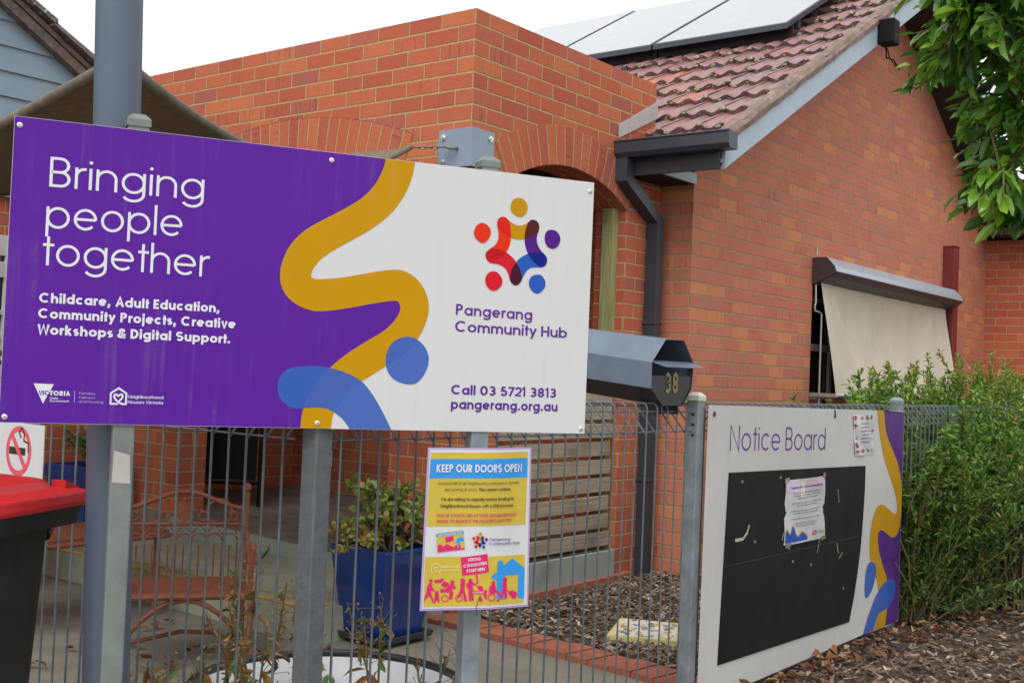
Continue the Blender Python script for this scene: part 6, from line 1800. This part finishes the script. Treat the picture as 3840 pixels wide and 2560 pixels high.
for k, (x, y, z, h, dd) in enumerate([(-2.36,-1.12,.11,.62,.85),(-2.36,-1.32,.11,.55,.85),(-2.44,-1.12,.11,.28,.5),(-2.33,-1.55,.11,.56,.8),(-2.14,-1.53,.11,.50,.8),(-2.2,-1.3,.11,.25,.4),(-3.0,-1.62,0,.42,.95),(-2.43,-1.38,.11,.5,.85),(-2.5,-1.0,.0,.42,.8),(-1.95,-1.15,.11,.3,.5),(-1.93,-1.6,.11,.34,.8)]):
    weed((x,y,z), h, 40+k, WL[k], dd)

# mosaic stepping stone, brick edging
t = thing('mosaic_stone', 'cream square stepping stone with yellow and blue mosaic on the mulch', 'stepping stone', (.32,-1.0,0))
a = R(23.5)
def MP(u, v, z): return Vector((.38+u*math.cos(a)-v*math.sin(a), -.965+u*math.sin(a)+v*math.cos(a), z))
m = MB()
m.prism([MP(-.21,-.17,.0),MP(.21,-.17,.0),MP(.21,.17,.0),MP(-.21,.17,.0)], (0,0,.035))
m.build('slab', M['cream'], t, bevel=.008)
m = MB()
m.prism([MP(-.185,-.145,.0352),MP(.185,-.145,.0352),MP(.185,.145,.0352),MP(-.185,.145,.0352)], (0,0,.0008))
m.build('grout_bed', M['mosw'], t)
g = random.Random(9)
m = MB()
pts = [(g.uniform(-.18,.18), g.uniform(-.14,.14)) for _ in range(110)]
for u, v in pts:
    r_ = g.uniform(.012,.024)
    a1 = g.uniform(0,6.28)
    m.face([MP(u+r_*g.uniform(.7,1.2)*math.cos(a1+b), v+r_*.8*math.sin(a1+b), .0365+g.uniform(0,.0015)) for b in (0,1.5,2.9,4.4)], g.choice((0,0,0,1,1,2)))
m.build('mosaic', [M['mosy'], M['mosb'], M['mosw']], t)
t = thing('brick_edging', 'single row of red pavers edging the mulch bed by the concrete', 'edging', (-.2,-.9,0))
m = MB()
for i in range(14):
    s_ = i/14*1.74
    c = Vector((-.075,.03,0)) + (Vector((-.28,-1.70,0))-Vector((-.075,.03,0))).normalized()*s_
    d = (Vector((-.28,-1.70,0))-Vector((-.075,.03,0))).normalized()
    e = Vector((-d.y, d.x, 0))
    zz = .012+.004*((i*5)%3)
    m.prism([c-e*.10+Vector((0,0,-.04)), c+e*.10+Vector((0,0,-.04)), c+e*.10+d*.118+Vector((0,0,-.04)), c-e*.10+d*.118+Vector((0,0,-.04))], (0,0,.04+zz))
m.build('paver', M['paver'], t, bevel=.006)

# ================================================================ PLANTING
g = random.Random(31)
def shrub(name, lab, spots, lm, ln, wd, n_sh, step, cat='shrub', lean=.25, seed=1, zr=(.5,1)):
    g = random.Random(seed)
    c0 = Vector((sum(s[0] for s in spots)/len(spots), sum(s[1] for s in spots)/len(spots), 0))
    t = thing(name, lab, cat, c0)
    st, lf_ = MB(), MB()
    for i in range(n_sh):
        s = g.choice(spots)
        o = Vector((s[0]+g.gauss(0,s[2]*.5), s[1]+g.gauss(0,s[3]*.5), 0))
        h = s[4]*g.uniform(*zr)
        k0 = g.uniform(.05,.55)*h
        st0 = Vector((s[0]+(o.x-s[0])*.5, s[1]+(o.y-s[1])*.5, max(0,k0-.25)))
        tip = o + Vector((g.gauss(0,lean), g.gauss(0,lean), h))
        P_ = [st0, st0.lerp(tip,.35)+Vector((g.gauss(0,.03),g.gauss(0,.03),.05)), st0.lerp(tip,.7)+Vector((g.gauss(0,.03),g.gauss(0,.03),.05)), tip]
        st.tube(P_, [.006,.0045,.003,.0015], 5)
        L = (tip-st0).length
        n = int(L/step)
        for q in range(n):
            f = .12+.88*q/n
            x3 = f*3
            i3 = min(2, int(x3))
            p = P_[i3].lerp(P_[i3+1], x3-i3)
            ax = (P_[i3+1]-P_[i3]).normalized()
            d = ax*g.uniform(.35,.9) + rvec(g)*.9
            if p.x < 1.64 and p.y < -1.70 and p.z < 1.25:
                continue
            new = max(0, (f-.55)/.45)*.6*(h/1.5)**2
            leaf(lf_, p, d, rvec(g,1), ln*g.uniform(.65,1.25), wd*g.uniform(.7,1.2), min(1,max(0,g.gauss(.30,.16)+new*g.uniform(.5,1.3) + (.7 if g.random() < .015 else 0))), .1)
    st.build('branches', M['twig'], t)
    lf_.build('foliage', lm, t)
    return t
shrub('hedge_shrub', 'bright green leafy shrub growing through the fence at the right of the notice board',
      [(1.80,-1.80,.14,.14,.85),(1.95,-1.72,.2,.2,1.0),(2.15,-1.85,.3,.2,1.0),(2.3,-1.88,.35,.2,1.15),(2.35,-1.70,.4,.3,1.15),(2.7,-1.85,.4,.25,1.10),(2.9,-1.60,.5,.35,1.36),(3.3,-1.75,.5,.3,1.30),(3.5,-1.5,.5,.35,1.48),(4.0,-1.7,.6,.4,1.45),(4.2,-1.45,.6,.4,1.56),(5.0,-1.5,.7,.4,1.60)], M['leaf_hedge'], .045, .0155, 1150, .010, seed=3, lean=.22)
shrub('tall_shoot_shrub', 'slender green shoots standing above the fence in front of the awning',
      [(1.62,-1.35,.12,.12,1.22),(2.05,-1.32,.15,.12,1.30),(2.35,-1.30,.15,.12,1.36),(2.75,-1.35,.15,.12,1.42)], M['leaf_hedge'], .055, .018, 46, .010, seed=5, lean=.10, zr=(.8,1.03))
shrub('grey_bush', 'soft grey green rosemary like bush in front of the green shrub', [(2.75,-2.12,.25,.14,.80),(3.1,-2.2,.3,.16,.95),(3.5,-2.2,.4,.2,1.0)], M['leaf_rose'], .024, .005, 420, .006, seed=7, lean=.10)
shrub('low_sprig', 'low trailing green sprigs over the leaf litter below the shrub', [(2.0,-1.88,.2,.08,.22),(2.3,-1.95,.3,.08,.25)], M['leaf_weed'], .045, .014, 30, .014, seed=8, lean=.2)

# street tree overhanging from the right
t = thing('laurel_tree', 'glossy green broadleaf tree overhanging from the right edge', 'tree', (.35,-3.4,0))
tr = MB()
TB = Vector((.35,-3.4,0))
crown0 = Vector((-.35,-3.2,2.35))
tr.tube([TB, TB+Vector((-.02,.02,1.0)), Vector((.2,-3.35,1.8)), Vector((0,-3.28,2.4)), Vector((-.15,-3.2,3.1))], [.11,.095,.08,.06,.035], 12)
EA = Vector((-.605,.796,0))          # leftwards across the view
ED = Vector((.796,.605,0))           # away from the camera
P0 = Vector((-.90,-2.99,0))
g = random.Random(17)
lf_ = MB()
limbs = []
for a_, z_ in ((.0,2.15),(.12,2.45),(.05,1.95),(-.25,2.6),(.2,2.75)):
    e = P0 + EA*a_ + Vector((0,0,z_))
    s = Vector((.15,-3.33,z_-.45))
    tr.tube([s, s.lerp(e,.5)+Vector((0,0,.10)), e], [.035,.024,.011], 8)
    limbs.append((s, e))
tr.build('trunk', M['bark'], t, smooth=True)
tw = MB()
def zlow(s):
    for (s0, z0), (s1, z1) in zip([(-1.5,1.8),(0,1.98),(.1,2.03),(.19,2.10),(.25,2.16),(.30,2.28),(.34,2.36)], [(0,1.98),(.1,2.03),(.19,2.10),(.25,2.16),(.30,2.28),(.34,2.36),(.36,2.5)]):
        if s <= s1:
            return z0+(z1-z0)*(s-s0)/(s1-s0)
    return 9
cnt = 0
targets = []
while len(targets) < 205:
    s = g.uniform(-.75, .28)
    zl = zlow(s)
    z = zl + .08 + abs(g.gauss(0,.34))
    if z > 3.1: continue
    targets.append((s, g.uniform(-.33,.48), z))
for _ in range(60):
    targets.append((g.uniform(.08,.27), g.uniform(-.3,.3), g.uniform(2.34,2.7)))
for _ in range(26):
    targets.append((g.uniform(-.2,.13), g.uniform(-.15,.25), g.uniform(1.80,1.93)-.0))
for s, dd, z in targets:
    tip = P0 + EA*s + ED*dd + Vector((0,0,z))
    base = min((l[0].lerp(l[1], q/6) for l in limbs for q in range(2,7)), key=lambda p: (p-tip).length + g.uniform(0,.25))
    base = base.lerp(tip, max(0, 1-.45/max(.01,(base-tip).length)))
    mid = base.lerp(tip,.55) + Vector((0,0,.05)) + rvec(g)*.03
    tw.tube([base, mid, tip], [.005,.0035,.002], 5)
    young = g.random() < .35
    for k in range(14):
        f = .15+.88*k/14
        p = base.lerp(mid, f/.55) if f < .55 else mid.lerp(tip, min(1,(f-.55)/.45))
        ax = (tip-mid).normalized()
        d = ax*.7 + rvec(g)*.75 + EA*.25 + Vector((0,0,-.28))
        leaf(lf_, p, d, rvec(g,1.3), g.uniform(.058,.098), g.uniform(.025,.038), min(1,max(0,g.gauss(.62 if young else .34,.17))), g.uniform(-.05,.22), 0, .22)
tw.build('twigs', M['twig'], t)
lf_.build('foliage', M['leaf_tree'], t)

# ================================================================ LOOSE GROUND COVER
def chips(name, n, area, seed, lens=(.02,.055)):
    g = random.Random(seed)
    m = MB()
    k = 0
    while k < n:
        x, y, hz = area(g)
        if x is None:
            continue
        k += 1
        l, w_, th = g.uniform(*lens), g.uniform(.008,.018), g.uniform(.003,.007)
        q = Matrix.Rotation(g.uniform(0,6.28),3,'Z') @ Matrix.Rotation(g.gauss(0,.28),3,'X') @ Matrix.Rotation(g.gauss(0,.28),3,'Y')
        c = Vector((x, y, hz + g.uniform(0,.022)))
        rid = min(1,max(0,g.gauss(.45,.26)))
        v = [c + q @ Vector((sx*l/2, sy*w_/2, sz*th/2)) for sz in (-1,1) for sx, sy in ((-1,-.7),(1,-1),(.9,1),(-1,.8))]
        for f in ((4,5,6,7),(0,1,5,4),(1,2,6,5),(2,3,7,6),(3,0,4,7)):
            m.face([v[i] for i in f], 0, (rid, .5))
    o = m.build(name, M['chip'])
    return o
def bed(g):
    y = -1.72 + 1.66*g.random()
    x = -.22 + (2.1+1.2*(y > -.9))*g.random()
    if x < -.14 + .12*y/1.0*-0.0 - .02 and False: return None, 0, 0
    if x < (.03 + (y-.03)*.1185 + .02): return None, 0, 0
    if abs((x-.38)*math.cos(R(23.5))+(y+.965)*math.sin(R(23.5))) < .22 and abs(-(x-.38)*math.sin(R(23.5))+(y+.965)*math.cos(R(23.5))) < .18: return None, 0, 0
    return x, y, .002 + .03*max(0, noise.noise(Vector((x*2,y*2,0))))
def verge(g):
    r_ = g.random()**1.6
    x = -.9 + 7*r_
    y = -1.78 - g.random()*(1.5+.35*x)
    return x, y, -.004 + .03*max(0, noise.noise(Vector((x*2,y*2,5))))
for o, lab in ((chips('bark_chips', 5200, bed, 3), 'brown bark chips covering the bed behind the fence'), (chips('bark_chips', 8500, verge, 4), 'brown bark chips on the verge in front of the notice board')):
    tag(o, lab, 'bark mulch', kind='stuff')
g = random.Random(77)
m = MB()
def litter(n, f):
    for _ in range(n):
        x, y, z = f()
        leaf(m, Vector((x,y,z)), Vector((g.uniform(-1,1),g.uniform(-1,1),g.uniform(-.1,.35))), Vector((g.uniform(-.4,.4),g.uniform(-.4,.4),1)), g.uniform(.035,.085), g.uniform(.02,.045), g.random(), g.uniform(-.5,.6), 0, g.uniform(.1,.6))
litter(95, lambda: (g.uniform(-.3,1.6), -1.83-abs(g.gauss(0,.10)), g.uniform(.02,.04)))
litter(150, lambda: (g.uniform(1.5,5), -1.9-abs(g.gauss(0,.28)), g.uniform(.015,.06)))
litter(26, lambda: (g.uniform(0,4), -2.2-g.random()*.8, .025))
litter(60, lambda: (g.uniform(-2.5,-.9), g.uniform(-.9,.9), .002))
tag(m.build('leaf_litter', M['leaf_litter']), 'curled dry red brown leaves scattered along the fence foot', 'leaf litter', kind='stuff')
